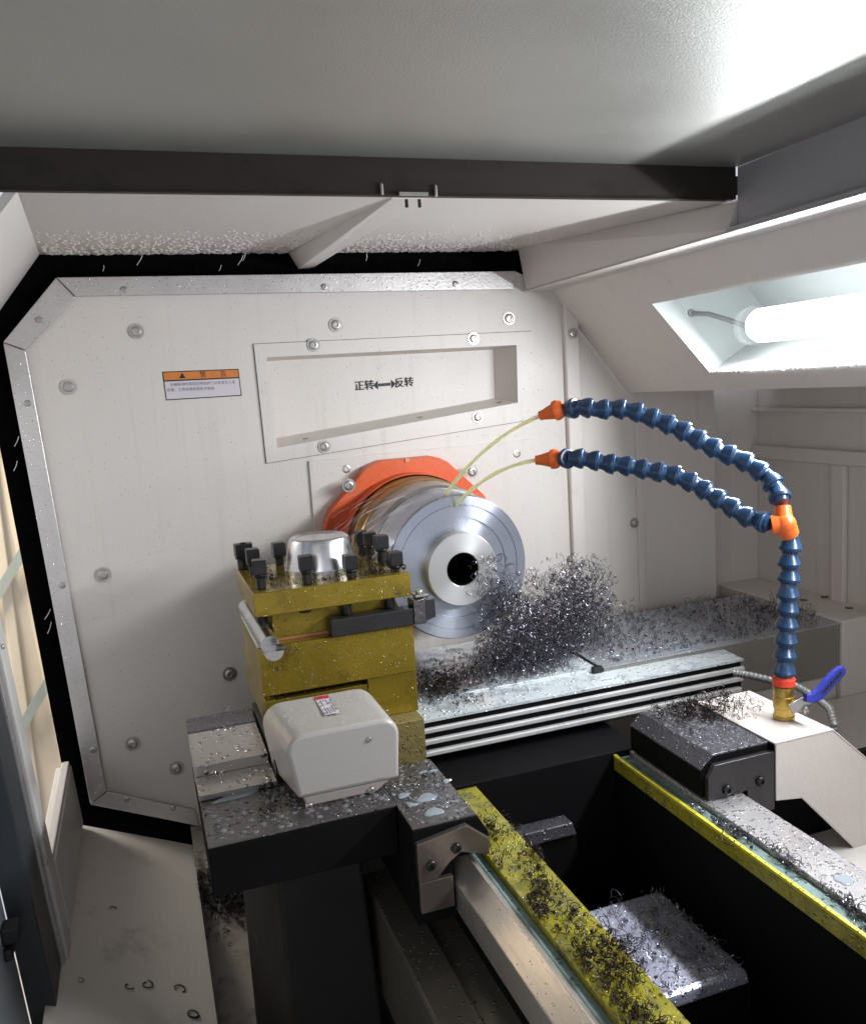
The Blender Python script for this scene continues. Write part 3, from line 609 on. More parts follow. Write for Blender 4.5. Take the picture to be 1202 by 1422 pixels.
for x, y in ((.268, -.290), (.335, -.290), (.147, -.270)):
    m = MB(); m.lathe((x, y, 1.1735), (0, 0, 1), [(0, .0075), (.004, .0085), (.018, .0085)], 14); m.build('bolt_tip', M['bolt_dark'], tp, smooth=40)
m = MB(); m.lathe((.206, -.2952, 1.1914), (0, 0, -1), [(0, .010), (.003, .009), (.0045, .004)], 14); m.build('bolt_tip', M['bolt_dark'], tp, smooth=40)
def stand(o, loc, k): o.location = loc; o.scale = (k, k, k)
stand(tp, (.2325, -.291, 1.1001), .93); stand(cs, (.2325, -.291, .9885), .93)
# facing tool in the front slot
ft = thing('turning_tool', 'black square shank turning tool with a carbide tip reaching towards the bored disc', 'turning tool', (.3, -.30, 1.147))
m = MB(); m.box(.240, .366, -.310, -.282, 1.1475, 1.1730); m.build('shank', M['toolblack'], ft, bevel=.0012)
m = MB(); m.loft([Vector((.3661, -.312, 1.1475)), Vector((.3661, -.280, 1.1475)), Vector((.3661, -.280, 1.184)), Vector((.3661, -.312, 1.184))], [Vector((.386, -.310, 1.147)), Vector((.386, -.276, 1.147)), Vector((.386, -.276, 1.1865)), Vector((.386, -.310, 1.1865))])
m.build('holder_head', M['carbide'], ft, bevel=.0015)
m = MB(); m.loft([Vector((.3862, -.309, 1.150)), Vector((.3862, -.276, 1.150)), Vector((.3862, -.276, 1.184)), Vector((.3862, -.309, 1.184))], [Vector((.404, -.300, 1.152)), Vector((.408, -.272, 1.152)), Vector((.408, -.272, 1.181)), Vector((.404, -.300, 1.181))])
m.build('insert', M['toolblack'], ft, bevel=.0012)
m = MB(); m.box(.372, .392, -.306, -.284, 1.1868, 1.191); m.lathe((.381, -.295, 1.191), (0, 0, 1), [(0, .006), (.005, .006), (.006, .004)], 12); m.build('clamp', M['bolt'], ft, bevel=.001)
stand(ft, (.279, -.384, 1.1717), .93)
# round boring bar in the left slot
bb = thing('boring_bar', 'round silver boring bar with a cut open tip in the left slot', 'boring bar', (.145, -.25, 1.165))
m = MB(); A_ = Vector((.140, -.13, 1.166)); B_ = Vector((.146, -.372, 1.160)); ax = (B_ - A_).normalized()
m.lathe(A_, ax, [(0, .013), (.215, .013)], 24); bo = m.build('bar', M['steel'], bb, smooth=40)
m = MB(); e1 = ax.cross(Vector((0, 0, 1))).normalized(); e2 = e1.cross(ax)
tip = A_ + ax * .2152; ring = []
half = [(math.cos(t) * .0130, math.sin(t) * .0130) for t in [math.pi + math.pi * k / 10 for k in range(11)]]
m.loft([tip + e1 * x + e2 * z for x, z in half], [tip + ax * .030 + e1 * x * 1.02 + e2 * (z) for x, z in half]); m.build('cut_tip', M['steel'], bo, smooth=30)
m = MB(); m.prism([tip + ax * .014 + e1 * -.004 + e2 * .001, tip + ax * .030 + e1 * -.004 + e2 * .001, tip + ax * .030 + e1 * -.016 + e2 * .001, tip + ax * .014 + e1 * -.012 + e2 * .001], e2 * .004); m.build('insert', M['carbide'], bo, bevel=.0006)
m = MB(); m.xz([(.1325, 1.1465), (.159, 1.1465), (.159, 1.152), (.1325, 1.152)], -.30, -.11); m.build('packing_strip', M['alu_clean'], bb)

stand(bb, (.1349, -.3375, 1.1885), .93)

# ================================================================== SPINDLE
AX, AZ = .4575, 1.2165
def spin(name, prof, y, material, parent, n=96, smooth=28):
    """turned part: its local Z is the spindle axis"""
    m = MB(); m.lathe((0, 0, 0), (0, 0, 1), prof, n, caps=False); o = m.build(name, material, None, smooth=smooth)
    o.parent = parent; o.rotation_euler = (R(90), 0, 0); base = Vector(parent['_at']); o.location = Vector((AX, y, AZ)) - base
    return o
sg = thing('spindle_guard', 'orange octagonal guard ring on the headstock behind the chuck', 'guard ring', (AX, -.01, AZ))
m = MB(); NS = 64
ro = []; ri = []
for k in range(NS):
    t = 2 * math.pi * k / NS
    oct_r = .158 / math.cos(((t + math.pi / 8) % (math.pi / 4)) - math.pi / 8); oct_r = min(oct_r, .166)
    ro.append((math.cos(t) * oct_r, math.sin(t) * oct_r)); ri.append((math.cos(t) * .131, math.sin(t) * .131))
def rg(pts, y): return [Vector((AX + x, y, AZ + z)) for x, z in pts]
vs = rg(ro, -.006) + rg(ro, -.034) + rg(ri, -.034) + rg(ri, -.006); fs = []
for b_ in range(3):
    fs += [(b_ * NS + k, b_ * NS + (k + 1) % NS, (b_ + 1) * NS + (k + 1) % NS, (b_ + 1) * NS + k) for k in range(NS)]
m.add(vs, fs); m.build('guard_ring', M['orange'], sg, bevel=.001)
rr_ = [(math.cos(2 * math.pi * k / NS) * .1425, math.sin(2 * math.pi * k / NS) * .1425) for k in range(NS)]
m = MB(); m.add(rg(ri, -.0342) + rg(ri, -.062) + rg([(x * .93, z * .93) for x, z in rr_], -.062) + rg([(x * .935, z * .935) for x, z in rr_], -.0342), [(b_ * NS + k, b_ * NS + (k + 1) % NS, (b_ + 1) * NS + (k + 1) % NS, (b_ + 1) * NS + k) for b_ in range(3) for k in range(NS)])
m.build('collar', M['orange'], sg, smooth=30)
for u, v in ((484, 674), (655, 655)): screw(sg, at(u, v, 'Y', -.0345), NX, .0085)
m = MB(); p = at(565, 638, 'Y', -.0345); m.box(p.x - .004, p.x + .004, -.0362, -.0343, p.z - .004, p.z + .001); m.lathe((p.x, -.0343, p.z), NX, [(0, .003), (.002, .003)], 10); m.build('oil_notch', M['copper'], sg)
ck = thing('spindle_chuck', 'wet golden and grey turned chuck body spinning inside the orange ring', 'chuck', (AX, -.02, AZ))
spin('chuck_flange', [(0, .10), (0, .1285), (.058, .1285), (.060, .1265), (.060, .118)], -.03, M['gold'], ck)
spin('chuck_ring', [(0, .115), (0, .1255), (.003, .1265), (.030, .1265), (.033, .1245), (.033, .110)], -.0905, M['gold'], ck)
spin('chuck_body', [(0, .11), (0, .1225), (.004, .1235), (.05, .1215), (.052, .1195), (.056, .1195), (.058, .1175), (.058, .05)], -.124, M['turned2'], ck)
wk = thing('workpiece', 'bright turned steel disc with a raised bored boss facing the tool', 'workpiece', (AX, -.18, AZ))
spin('disc', [(0, .10), (0, .1150), (.001, .1160), (.004, .1160), (.080, .1160), (.085, .1145), (.0862, .1135), (.0862, .1000), (.0845, .0995), (.0845, .0985), (.0858, .098), (.0858, .0800), (.0835, .0792), (.0835, .0570)], -.184, M['turned'], wk, 128)
spin('boss', [(0, .0580), (.018, .0580), (.0195, .0565), (.0195, .0272), (.0182, .0260), (-.05, .0256)], -.2676, M['boss'], wk, 96)
spin('bore', [(.084, .02555), (.002, .02550), (.0, .0005)], -.2010, M['shade_black'], wk, 48)  # steel bore coloured black for the shade inside the hole

# ================================================================== MOTOR COVER on the saddle
mc = thing('motor_cover', 'pale grey plastic motor cover with rounded corners in front of the tool post', 'motor cover', (.18, -.57, 1.05))
def rrect(x0, x1, z0, z1, r, y, rl=None):
    pts = []
    for cx_, cz_, a0, r_ in ((x1 - r, z1 - r, 0, r), (x0 + r, z1 - r, 90, r)):
        pts += [Vector((cx_ + r_ * math.cos(R(a0 + 15 * k)), y, cz_ + r_ * math.sin(R(a0 + 15 * k)))) for k in range(7)]
    pts += [Vector((x0 + .008, y, z0)), Vector((x1 - .004, y, z0))]
    return pts
m = MB(); f0 = rrect(.119, .246, 1.0625, 1.135, .020, -.6150); f1 = rrect(.107, .246, 1.054, 1.137, .024, -.505); m.loft(f0, f1)
mcs = m.build('shell', M['shell'], mc, bevel=.0045, seg=3, smooth=32)
m = MB(); m.loft([Vector((x, -.612, z)) for x, z in ((.136, 1.0505), (.216, 1.0505), (.232, 1.0623), (.132, 1.0623))], [Vector((x, -.50, z)) for x, z in ((.130, 1.0505), (.238, 1.0505), (.240, 1.0623), (.126, 1.0623))])
mcb = m.build('shell_base', M['shell_base'], mc, bevel=.002)
for u, v in ((429, 1120), (515, 1098)): screw(mcb, at(u, v, 'Y', -.6122), NX, .0042, washer=False, name='base_screw')
m = MB(); m.lathe((.2462, -.560, 1.085), (1, 0, 0), [(0, .0075), (.003, .0075), (.003, .0055), (.0055, .0055), (.0055, .0048), (.008, .0048), (.008, .004), (.012, .004), (.013, .002)], 14); m.build('cable_gland', M['conduit'], mc, smooth=30)
screw(mc, at(512, 1027, 'Y', -.6152), NX, .0030, washer=False, name='cover_screw')
m = MB(); m.box(.128, .226, -.6158, -.6148, 1.0672, 1.0682); m.build('seam', M['shell_base'], mc)
zt = 1.1372
def tl(u, v): p = at(u, v, 'Z', zt); return p
q = [tl(*p) for p in ((436, 969), (455, 966), (472, 990), (451, 994))]
m = MB(); m.quad(*[p + Vector((0, 0, .0004)) for p in q]); lab = m.build('rating_label', M['label'], mc)
ql = lambda s_, t_: q[0].lerp(q[1], s_).lerp(q[3].lerp(q[2], s_), t_) + Vector((0, 0, .0008))
m = MB(); m.quad(ql(0, 0), ql(1, 0), ql(1, .16), ql(0, .16)); m.build('label_band', M['label_red'], lab)
m = MB()
for s_ in (.06, .22, .40, .58, .74, .90):
    t_ = .24
    while t_ < .94:
        l_ = U(.03, .12)
        if random.random() < .72: m.quad(ql(s_, t_), ql(s_ + .07, t_), ql(s_ + .07, t_ + l_), ql(s_, t_ + l_))
        t_ += l_ + .03
m.build('print_lines', M['ink_soft'], lab)

# ================================================================== COOLANT BRACKET, VALVE, HOSE
cb = thing('coolant_bracket', 'cream sheet metal bracket bolted to the right wing of the saddle', 'bracket', (.74, -.65, 1.05))
br = [(.6803, 1.0530), (.7660, 1.0530), (.836, .990), (.850, .80), (.7986, .893), (.719, .976), (.6803, .9813)]
m = MB(); m.xz(br, -.7160, -.7135); m.build('front_plate', M['bracket'], cb, bevel=.0008)
m = MB(); m.xz([(.6780, 1.0534), (.7660, 1.0534), (.838, .988), (.839, .990), (.7665, 1.0556), (.6780, 1.0556)], -.7165, -.565); m.build('top_plate', M['bracket'], cb, bevel=.0006)
m = MB(); m.box(.6800, .6822, -.712, -.57, .985, 1.053); m.build('rear_plate', M['shade_black'], cb)
bv_ = thing('ball_valve', 'brass ball valve with a blue lever standing on the cream bracket', 'valve', (.7396, -.6621, 1.0556))
V0 = Vector((.7396, -.6621, 1.0558))
prof = [(0, .0128), (.004, .0132), (.005, .0120), (.014, .0120), (.015, .0132), (.030, .0132), (.0305, .0122), (.038, .0125), (.0385, .0132), (.043, .0132), (.0435, .0118)]
m = MB(); m.lathe(V0, (0, 0, 1), prof, 28); m.build('valve_body', M['brass'], bv_, smooth=30)
m = MB(); s0 = V0 + Vector((.004, -.011, .020)); sax = Vector((.30, -.95, -.02)).normalized(); m.lathe(s0, sax, [(0, .0075), (.006, .0075), (.006, .0052), (.014, .0052)], 16); m.build('stem_boss', M['brass'], bv_, smooth=30)
n0 = s0 + sax * .0135; m = MB(); m.lathe(n0, sax, [(0, .0068), (.0055, .0068), (.006, .006)], 6); m.lathe(n0 + sax * .006, sax, [(0, .0035), (.003, .0035)], 10); m.build('lever_nut', M['bolt'], bv_)
def strip(path, w, th, upv):
    m = MB(); P = [Vector(p) for p in path]; upv = Vector(upv).normalized(); rings = []
    for i, p in enumerate(P):
        t = (P[min(i + 1, len(P) - 1)] - P[max(i - 1, 0)]).normalized(); sv = t.cross(upv).normalized(); n = sv.cross(t); ww = w[i] / 2
        rings.append([p + sv * ww + n * th, p - sv * ww + n * th, p - sv * ww - n * th, p + sv * ww - n * th])
    for a, b in zip(rings, rings[1:]): m.loft(a, b, caps=False)
    m.add(rings[0], [(0, 1, 2, 3)]); m.add(rings[-1], [(3, 2, 1, 0)]); return m
YL = n0.y - .001
lv = [at(u, v, 'Y', y) for u, v, y in ((1098, 985, YL), (1108, 979, YL), (1120, 972, YL - .002), (1128, 968, YL - .004))]
m = strip(lv, [.014, .013, .012, .012], .0012, (0, -1, .2)); m.build('lever', M['bolt'], bv_, bevel=.0004)
lg = [at(u, v, 'Y', y) for u, v, y in ((1117, 969, YL - .0035), (1126, 970, YL - .004), (1136, 964, YL - .005), (1150, 948, YL - .006), (1161, 937, YL - .007), (1168, 930, YL - .008), (1170, 928, YL - .008))]
m = strip(lg, [.009, .013, .015, .0155, .0155, .013, .008], .0038, (0, -1, .2)); gpv = m.build('lever_grip', M['lever'], bv_, bevel=.0026, seg=3)
m = MB()
for k in range(7):
    p = lg[2].lerp(lg[5], .12 + k * .125) + Vector((0, -.0042, .0006)); m.lathe(p, (0, -1, .2), [(0, .0022), (.0006, .0022), (.0006, .0012), (.0001, .001)], 8)
m.build('embossed_lettering', M['ink'], gpv)

def hose_run(parent, pts, pitch, r0=.0135):
    """chain of bell shaped snap together segments along a path"""
    P = [Vector(p) for p in pts]; dense = []
    for i in range(len(P) - 1):                    # catmull rom
        p0, p1, p2, p3 = P[max(i - 1, 0)], P[i], P[i + 1], P[min(i + 2, len(P) - 1)]
        for k in range(16):
            t = k / 16; dense.append(.5 * ((2 * p1) + (p2 - p0) * t + (2 * p0 - 5 * p1 + 4 * p2 - p3) * t * t + (3 * p1 - p0 - 3 * p2 + p3) * t ** 3))
    dense.append(P[-1]); acc = [0]
    for a, b in zip(dense, dense[1:]): acc.append(acc[-1] + (b - a).length)
    n = max(2, round(acc[-1] / pitch)); step = acc[-1] / n
    def pos(s_):
        s_ = max(0, min(acc[-1], s_))
        for i in range(len(acc) - 1):
            if acc[i + 1] >= s_: return dense[i].lerp(dense[i + 1], (s_ - acc[i]) / max(1e-9, acc[i + 1] - acc[i]))
        return dense[-1]
    for i in range(n):
        a, b = pos(i * step), pos((i + 1) * step); d = (b - a).normalized(); l = (b - a).length
        d = (d + Vector((U(-.09, .09), U(-.09, .09), U(-.09, .09)))).normalized()
        k = r0 / .0135
        pr = [(-.10, .0090), (.0, .0096), (.10, .0102), (.125, .0128), (.15, .0134), (.32, .0140), (.36, .0134), (.60, .0122), (.78, .0100), (.90, .0092), (1.08, .0088)]
        m = MB(); m.lathe(a, d, [(t * l, r * k) for t, r in pr], 24)
        m.build('hose_segment', M['hose'], parent, smooth=24, origin=a)
    return dense
hz = thing('coolant_hose', 'blue segmented coolant hose forking into two arms with orange nozzles', 'coolant hose', V0 + Vector((0, 0, .043)))
HB = V0 + Vector((0, 0, .0435))
m = MB(); m.lathe(HB, (0, 0, 1), [(0, .0112), (.001, .0138), (.009, .0138), (.010, .0115), (.012, .0105)], 24); m.build('base_collar', M['hose_red'], hz, smooth=30)
YJ = -.6621
hose_run(hz, [HB + Vector((0, 0, .012)), at(1091, 880, 'Y', YJ), at(1093, 830, 'Y', YJ), at(1097, 745, 'Y', YJ)], .0205)
J = at(1088, 727, 'Y', YJ - .002)
j0, j1, j2 = at(1096, 742, 'Y', YJ), at(1086, 703, 'Y', YJ + .004), at(1070, 729, 'Y', YJ + .006)
m = MB(); m.tube([j0, j0.lerp(J, .5), J], [.0115, .0128, .0135], 20); m.tube([J, J.lerp(j1, .5), j1], [.0128, .0105, .0098], 20); m.tube([J, J.lerp(j2, .6), j2], [.0130, .0120, .0118], 20)
m.lathe(J + Vector((.000, -.001, 0)), (0, -1, .2), [(-.0135, .002), (-.011, .0085), (-.005, .0125), (0, .0137), (.005, .0125), (.011, .0085), (.0135, .002)], 20); m.build('fork_connector', M['hose_orange'], hz, smooth=60)
def arm(px, y0, y1):
    n = len(px) - 1; return [at(u, v, 'Y', y0 + (y1 - y0) * k / n) for k, (u, v) in enumerate(px)]
up_ = arm([(1084, 696), (1074, 672), (1055, 654), (1026, 637), (994, 624), (962, 606), (930, 590), (900, 577), (868, 569), (832, 568), (800, 566), (782, 568)], YJ + .004, -.47)
dn_ = arm([(1066, 727), (1046, 722), (1018, 706), (990, 688), (958, 668), (925, 657), (890, 651), (855, 645), (820, 638), (790, 636), (778, 637)], YJ + .006, -.47)
hose_run(hz, up_, .0208); hose_run(hz, dn_, .0208)
def nozzle(p, q_):
    d = (q_ - p).normalized(); m = MB(); m.lathe(p, d, [(-.004, .0095), (0, .0125), (.004, .0138), (.009, .0132), (.010, .0108), (.024, .0070), (.030, .0062), (.0305, .0035), (.026, .003)], 24); m.build('nozzle', M['hose_orange'], hz, smooth=30); return p + d * .030
t1 = nozzle(at(778, 568, 'Y', -.47), at(748, 578, 'Y', -.452)); t2 = nozzle(at(774, 637, 'Y', -.47), at(744, 639, 'Y', -.452))
def stream(label, a, mid, b):
    P = [a.lerp(mid, t).lerp(mid.lerp(b, t), t) for t in [k / 20 for k in range(21)]]
    m = MB(); m.tube(P, [.0025 + .0003 * math.sin(k * .9) + .0005 * k / 20 for k in range(21)], 12)
    o = m.build('coolant_stream', M['stream'], None, smooth=60, origin=b); tag(o, label, 'coolant stream'); return b
hit1 = at(619, 686, 'Y', -.262); hit2 = at(633, 702, 'Y', -.2705)
stream('thin pale coolant stream from the upper nozzle, bending down to the disc rim', t1, on_plane(672, 610, t1.lerp(hit1, .4), Vector((0, 1, .1))), hit1)
stream('thin pale coolant stream from the lower nozzle, nearly level before it drops', t2, on_plane(676, 650, t2.lerp(hit2, .4), Vector((0, 1, .1))), hit2)
# conduit behind the valve
cdp = [at(u, v, 'Y', y) for u, v, y in ((1020, 935, -.45), (1040, 938, -.47), (1070, 945, -.50), (1105, 953, -.53), (1132, 968, -.56), (1152, 985, -.585), (1158, 1006, -.60), (1158, 1030, -.60))]
m = MB(); dense = []
for i in range(len(cdp) - 1):
    for k in range(14): dense.append(cdp[i].lerp(cdp[i + 1], k / 14))
m.tube(dense, [.0052 + (.0011 if k % 3 == 0 else 0) for k in range(len(dense))], 12)
tag(m.build('corrugated_conduit', M['conduit'], smooth=60, origin=cdp[-1]), 'pale grey ribbed conduit arching behind the brass valve', 'conduit')

# ================================================================== SPRAY, CHIPS, DROPLETS
def sheet(m, rows): 
    n = len(rows[0]); vs = [p for r_ in rows for p in r_]; o = len(m.v)
    m.add(vs, [(i * n + j, i * n + j + 1, (i + 1) * n + j + 1, (i + 1) * n + j) for i in range(len(rows) - 1) for j in range(n - 1)])
# film of coolant carried round the rim of the turning chuck, flung off at the left
m = MB()
def rim(t, y, r): return Vector((AX + math.cos(t) * r, y, AZ + math.sin(t) * r))
uvs = []
for (ya, yb2, r0_, a0, a1, fl) in ((-.272, -.185, .1185, 66, 160, .0), (-.183, -.126, .1262, 76, 150, .0)):
    rows = []
    for i in range(26):
        t = a0 + (a1 - a0) * i / 25
        rows.append([rim(R(t), ya + (yb2 - ya) * j / 8, r0_ + fl * (i / 25) ** 1.5 + .002 * math.sin(i * .9 + j)) for j in range(9)])
    sheet(m, rows); uvs += [(i / 25, j / 8) for i in range(26) for j in range(9)]
film = m.build('coolant_spray', M['mist'], None, smooth=80, origin=(AX, -.2, AZ))
uvl = film.data.uv_layers.new(name='flow')
for lp_ in film.data.loops: uvl.data[lp_.index].uv = (uvs[lp_.vertex_index][0] * 1.0, uvs[lp_.vertex_index][1])
tag(film, 'milky film of coolant wrapped over the rim of the spinning chuck', 'coolant spray', kind='stuff')
m = MB()
for _ in range(110):
    t = R(U(95, 150)); y = U(-.275, -.04); p = rim(t, y, U(.118, .128)); tan_ = Vector((-math.sin(t), U(-.15, .15), math.cos(t) * .8 - .1)).normalized()
    d0 = U(0, .09); l = U(.01, .075); a = p + tan_ * d0; m.tube([a, a + tan_ * l * .5, a + tan_ * l + Vector((0, 0, -.1 * l))], [.0002, U(.0004, .0010), .0002], 4, caps=False)
tag(m.build('flung_coolant', M['streak'], None, smooth=80, origin=(AX, -.2, AZ)), 'fine streaks of coolant flung left from the chuck', 'coolant spray', kind='stuff')

def curl(m, p, kind=None, sc=1.0, flat=None, fat=1.0):
    """one turned chip: a helix of wire thin swarf"""
    turns = U(.35, 1.0) if kind == 'arc' else U(1.5, 4.0)
    rad = (U(.0028, .0068) if kind == 'arc' else U(.0018, .0030)) * sc; pit = U(.0010, .0028) * sc; th = U(.00024, .00042) * fat; n = max(6, int(turns * 10))
    ax_ = Vector((U(-1, 1), U(-1, 1), U(-.5, .5) if flat is None else U(-.15, .15))).normalized(); e = ax_.orthogonal().normalized(); w_ = ax_.cross(e); ph = U(0, 6.3); g = U(-.25, .35)
    P = []; sq = U(.55, 1.1); wob = U(0, .0006)
    for k in range(n + 1):
        t = k / n; a = ph + turns * 2 * math.pi * t; r_ = rad * (1 + g * t)
        P.append(p + ax_ * (pit * turns * (t - .5) + wob * math.sin(3.1 * a)) + (e * math.cos(a) * sq + w_ * math.sin(a)) * (r_ * (1 + .22 * math.sin(1.7 * a + ph))))
    if flat is not None:
        lo = min(q_.z for q_ in P); P = [q_ + Vector((0, 0, flat + th - lo)) for q_ in P]
    m.tube(P, th, 3, caps=False)
def gauss3(c, r): return Vector([c[i] + r[i] * max(-1.75, min(1.75, random.gauss(0, 1))) * U(.85, 1) for i in range(3)])
# heap and cloud of chips thrown off the disc on to the slide cover
m = MB()
blobs = [((.555, -.215, 1.028), (.050, .042, .014), 1100), ((.595, -.200, 1.040), (.044, .042, .024), 1700), ((.640, -.190, 1.064), (.042, .042, .034), 2000),
         ((.678, -.190, 1.098), (.042, .040, .040), 1700), ((.712, -.185, 1.130), (.030, .030, .032), 850), ((.740, -.18, 1.062), (.034, .040, .030), 800),
         ((.555, -.25, 1.085), (.036, .030, .038), 1000), ((.525, -.29, 1.135), (.026, .010, .036), 560), ((.505, -.30, 1.185), (.024, .006, .028), 240)]
def top_z(x): return 1.0235 if x > .692 else 1.0180
for c, r_, n in blobs:
    for _ in range(int(n * .60)):
        p = gauss3(c, r_)
        if p.z < top_z(p.x) + .003 or p.y > -.05 or p.y < -.335: p.z = max(p.z, top_z(p.x) + .003); p.y = min(max(p.y, -.33), -.055)
        dxy = math.hypot(p.x - AX, p.z - AZ)
        if dxy < .122 and p.y > -.292: p.y = -.293 - abs(random.gauss(0, .01))
        curl(m, p, 'arc' if random.random() < .85 else None, U(.9, 1.5), None, U(.9, 1.5))
tag(m.build('chip_heap', M['chip'], origin=(.62, -.2, 1.01)), 'airy heap of dark blue curled chips thrown from the disc onto the slide cover', 'metal chips', kind='stuff')
def strew(name, label, pick, n, z, material, sc=.8, heap=0):
    m = MB()
    for _ in range(n):
        x, y = pick(); curl(m, Vector((x, y, 0)), 'arc' if random.random() < .7 else None, sc * U(.55, 1.6), fat=U(.8, 1.5), flat=(z if not callable(z) else z(x, y)) + (abs(random.gauss(0, heap)) if heap else 0))
    c = m.v[0].copy(); return tag(m.build(name, material, origin=c), label, 'metal chips', kind='stuff')
G = random.gauss
strew('chip_scatter', 'small dark chips strewn over the cover beside the tool post', lambda: (max(.370, min(.68, G(.43, .05))), max(-.33, min(-.04, G(-.225, .05)))), 620, lambda x, y: 1.0178 if y > -.285 else 1.0130, M['chip'], .7, .006)
strew('chip_scatter', 'dense little mound of chips close to the right side of the tool post', lambda: (max(.372, G(.415, .022)), max(-.335, min(-.2, G(-.265, .022)))), 420, lambda x, y: 1.0178 if y > -.285 else 1.0130, M['chip_brown'], .7, .012)
strew('chip_scatter', 'thin scatter of dark chips along the top of the long slide guard', lambda: (U(.70, 1.17), U(-.29, -.055)), 1000, 1.0231, M['chip'], .8, .002)
strew('chip_scatter', 'tangled brown chips at the far right end of the slide guard', lambda: (min(1.18, G(1.135, .03)), min(-.06, G(-.215, .035))), 120, 1.0231, M['chip_brown'], 1.7, .006)
strew('chip_scatter', 'dark chips heaped across the right wing of the saddle and the bracket', lambda: (max(.60, min(.735, G(.665, .032))), max(-.70, min(-.565, G(-.60, .022)))), 330, lambda x, y: 1.0565 if x > .678 else 1.054, M['chip_brown'], .8, .004)
def clot(x0, x1, y0, y1, n, sx, sy):
    cs_ = [(U(x0, x1), y0 + (y1 - y0) * random.random() ** 1.4, U(.5, 1.6)) for _ in range(n)]
    def pick():
        c = random.choice(cs_); return (max(x0, min(x1, G(c[0], sx * c[2]))), G(c[1], sy * c[2]))
    return pick
def lrail():
    y = U(-1.0, -.5); return (.333 + G(0, .012) if random.random() < .8 else .31, y)
strew('chip_scatter', 'black chips clotted along the left yellow rail', clot(.309, .357, -1.03, -.60, 26, .007, .014), 760, 1.0005, M['chip_brown'], .7, .004)
strew('chip_scatter', 'coiled chips lying in the green channel of the right rail', clot(.563, .588, -1.1, -.73, 16, .004, .014), 380, .9955, M['chip'], .85, .002)
strew('chip_scatter', 'coils of chips lying on the nearer cross web inside the bed', lambda: (max(.40, min(.53, G(.48, .04))), max(-.83, min(-.69, G(-.76, .04)))), 170, .8855, M['chip'], 1.1, .001)
strew('chip_scatter', 'wet chips on the dark bed floor in front of the nearer web', lambda: (U(.42, .55), U(-1.05, -.86)), 420, .80, M['chip'], 1.2, .01)
m = MB(); n_ls = Vector((0, .21, -.795))
for _ in range(900):
    p = on_plane(max(279, G(315, 26)), G(1250, 22) , (.02, .045, .76), n_ls)
    if p.x > .022: curl(m, p + Vector((0, 0, .004 + abs(G(0, .012)))), 'arc' if random.random() < .6 else None, 1.1)
tag(m.build('chip_scatter', M['chip_dark'], origin=(.05, -.2, .72)), 'black clump of chips caught under the saddle at the lower left', 'metal chips', kind='stuff')
strew('chip_scatter', 'few chips stuck beside the motor cover on the wet saddle', lambda: (random.choice((G(.10, .012), G(.275, .012))), random.choice((G(-.54, .012), G(-.60, .02)))), 60, 1.0505, M['chip_brown'], .7, .001)
strew('chip_scatter', 'chips trapped among the clamp bolts on the tool post', lambda: random.choice(((G(.305, .014), G(-.33, .03)), (G(.155, .008), G(-.31, .04)), (max(.13, min(.335, G(.25, .05))), max(-.383, G(-.374, .006))))), 170, 1.2458, M['chip_brown'], .7, .003)
m = MB(); a = at(855, 1150, 'Z', .9960)
tag(m.tube([at(u, v, 'Z', z_) for u, v, z_ in ((1014, 1142, 1.012), (1006, 1148, 1.010), (1001, 1160, 1.004), (1003, 1170, 1.002), (1013, 1174, 1.002), (1020, 1168, 1.004))], .0006, 5).build('long_chip', M['chip_brown'], origin=at(1013, 1174, 'Z', 1.001)), 'single long hooked chip standing on the right yellow rail', 'metal chip')
# single chips one can point at
def chute_z(x): t = (x - a_c.x) / (b_c.x - a_c.x); return a_c.z + (b_c.z - a_c.z) * t
a_c, b_c = at(98, 1143, 'Y', -.012), at(264, 1173, 'Y', -.012); nrm = (b_c - a_c).cross(sl_).normalized()
if nrm.z < 0: nrm = -nrm
def single(p, label, sc=1.0, n=None, turns=1.1):
    m = MB(); n = (n or Vector((0, 0, 1))).normalized(); e = n.orthogonal().normalized(); w_ = n.cross(e); ph = U(0, 6.3)
    m.tube([p + n * (.0009 + .0012 * t) + (e * math.cos(ph + turns * 6.28 * t) + w_ * math.sin(ph + turns * 6.28 * t)) * .0042 * sc * (1 + .5 * t) for t in [k / 14 for k in range(15)]], .0007 * sc, 5)
    tag(m.build('curled_chip', M['chip_brown'], smooth=60, origin=p), label, 'metal chip', 'loose chips on the cream sheets')
for u, v, l, s_, tu in ((158, 1264, 'short curled chip alone in the middle of the sloping cream sheet', .8, .4), (112, 1363, 'tiny dark chip nearest the door on the sloping cream sheet', .5, .8), (179, 1371, 'small hook shaped chip on the sheet, left of a ring shaped one', .8, .6),
                        (204, 1369, 'ring shaped chip on the lower part of the sloping sheet', .9, .95), (250, 1375, 'twisted chip near the right edge of the sloping sheet', 1.0, .7), (268, 1410, 'chip at the bottom right corner of the sloping sheet', 1.0, 1.3)):
    single(on_plane(u, v, a_c, nrm), l, s_ * 1.35, nrm, tu)
for u, v, l in ((424, 603, 'small chip at the left end of the recessed tray ledge'), (583, 575, 'dark crumb in the middle of the recessed tray ledge'), (694, 552, 'little curled chip at the right end of the tray ledge')):
    p = at(u, v, 'Y', .015); 
    lo = i4[3].lerp(i4[2], (p.x - i4[3].x) / (i4[2].x - i4[3].x)).z + .004; single(Vector((p.x, .02, lo)), l, .8)
for u, v, l in ((1115, 834, 'dark chip on the rear shelf left of the others'), (1144, 830, 'chip lump at the back of the rear shelf by the wall groove'), (1178, 845, 'pair of chips curled together on the rear shelf near the wall')):
    single(at(u, v, 'Z', 1.027), l, 1.2)

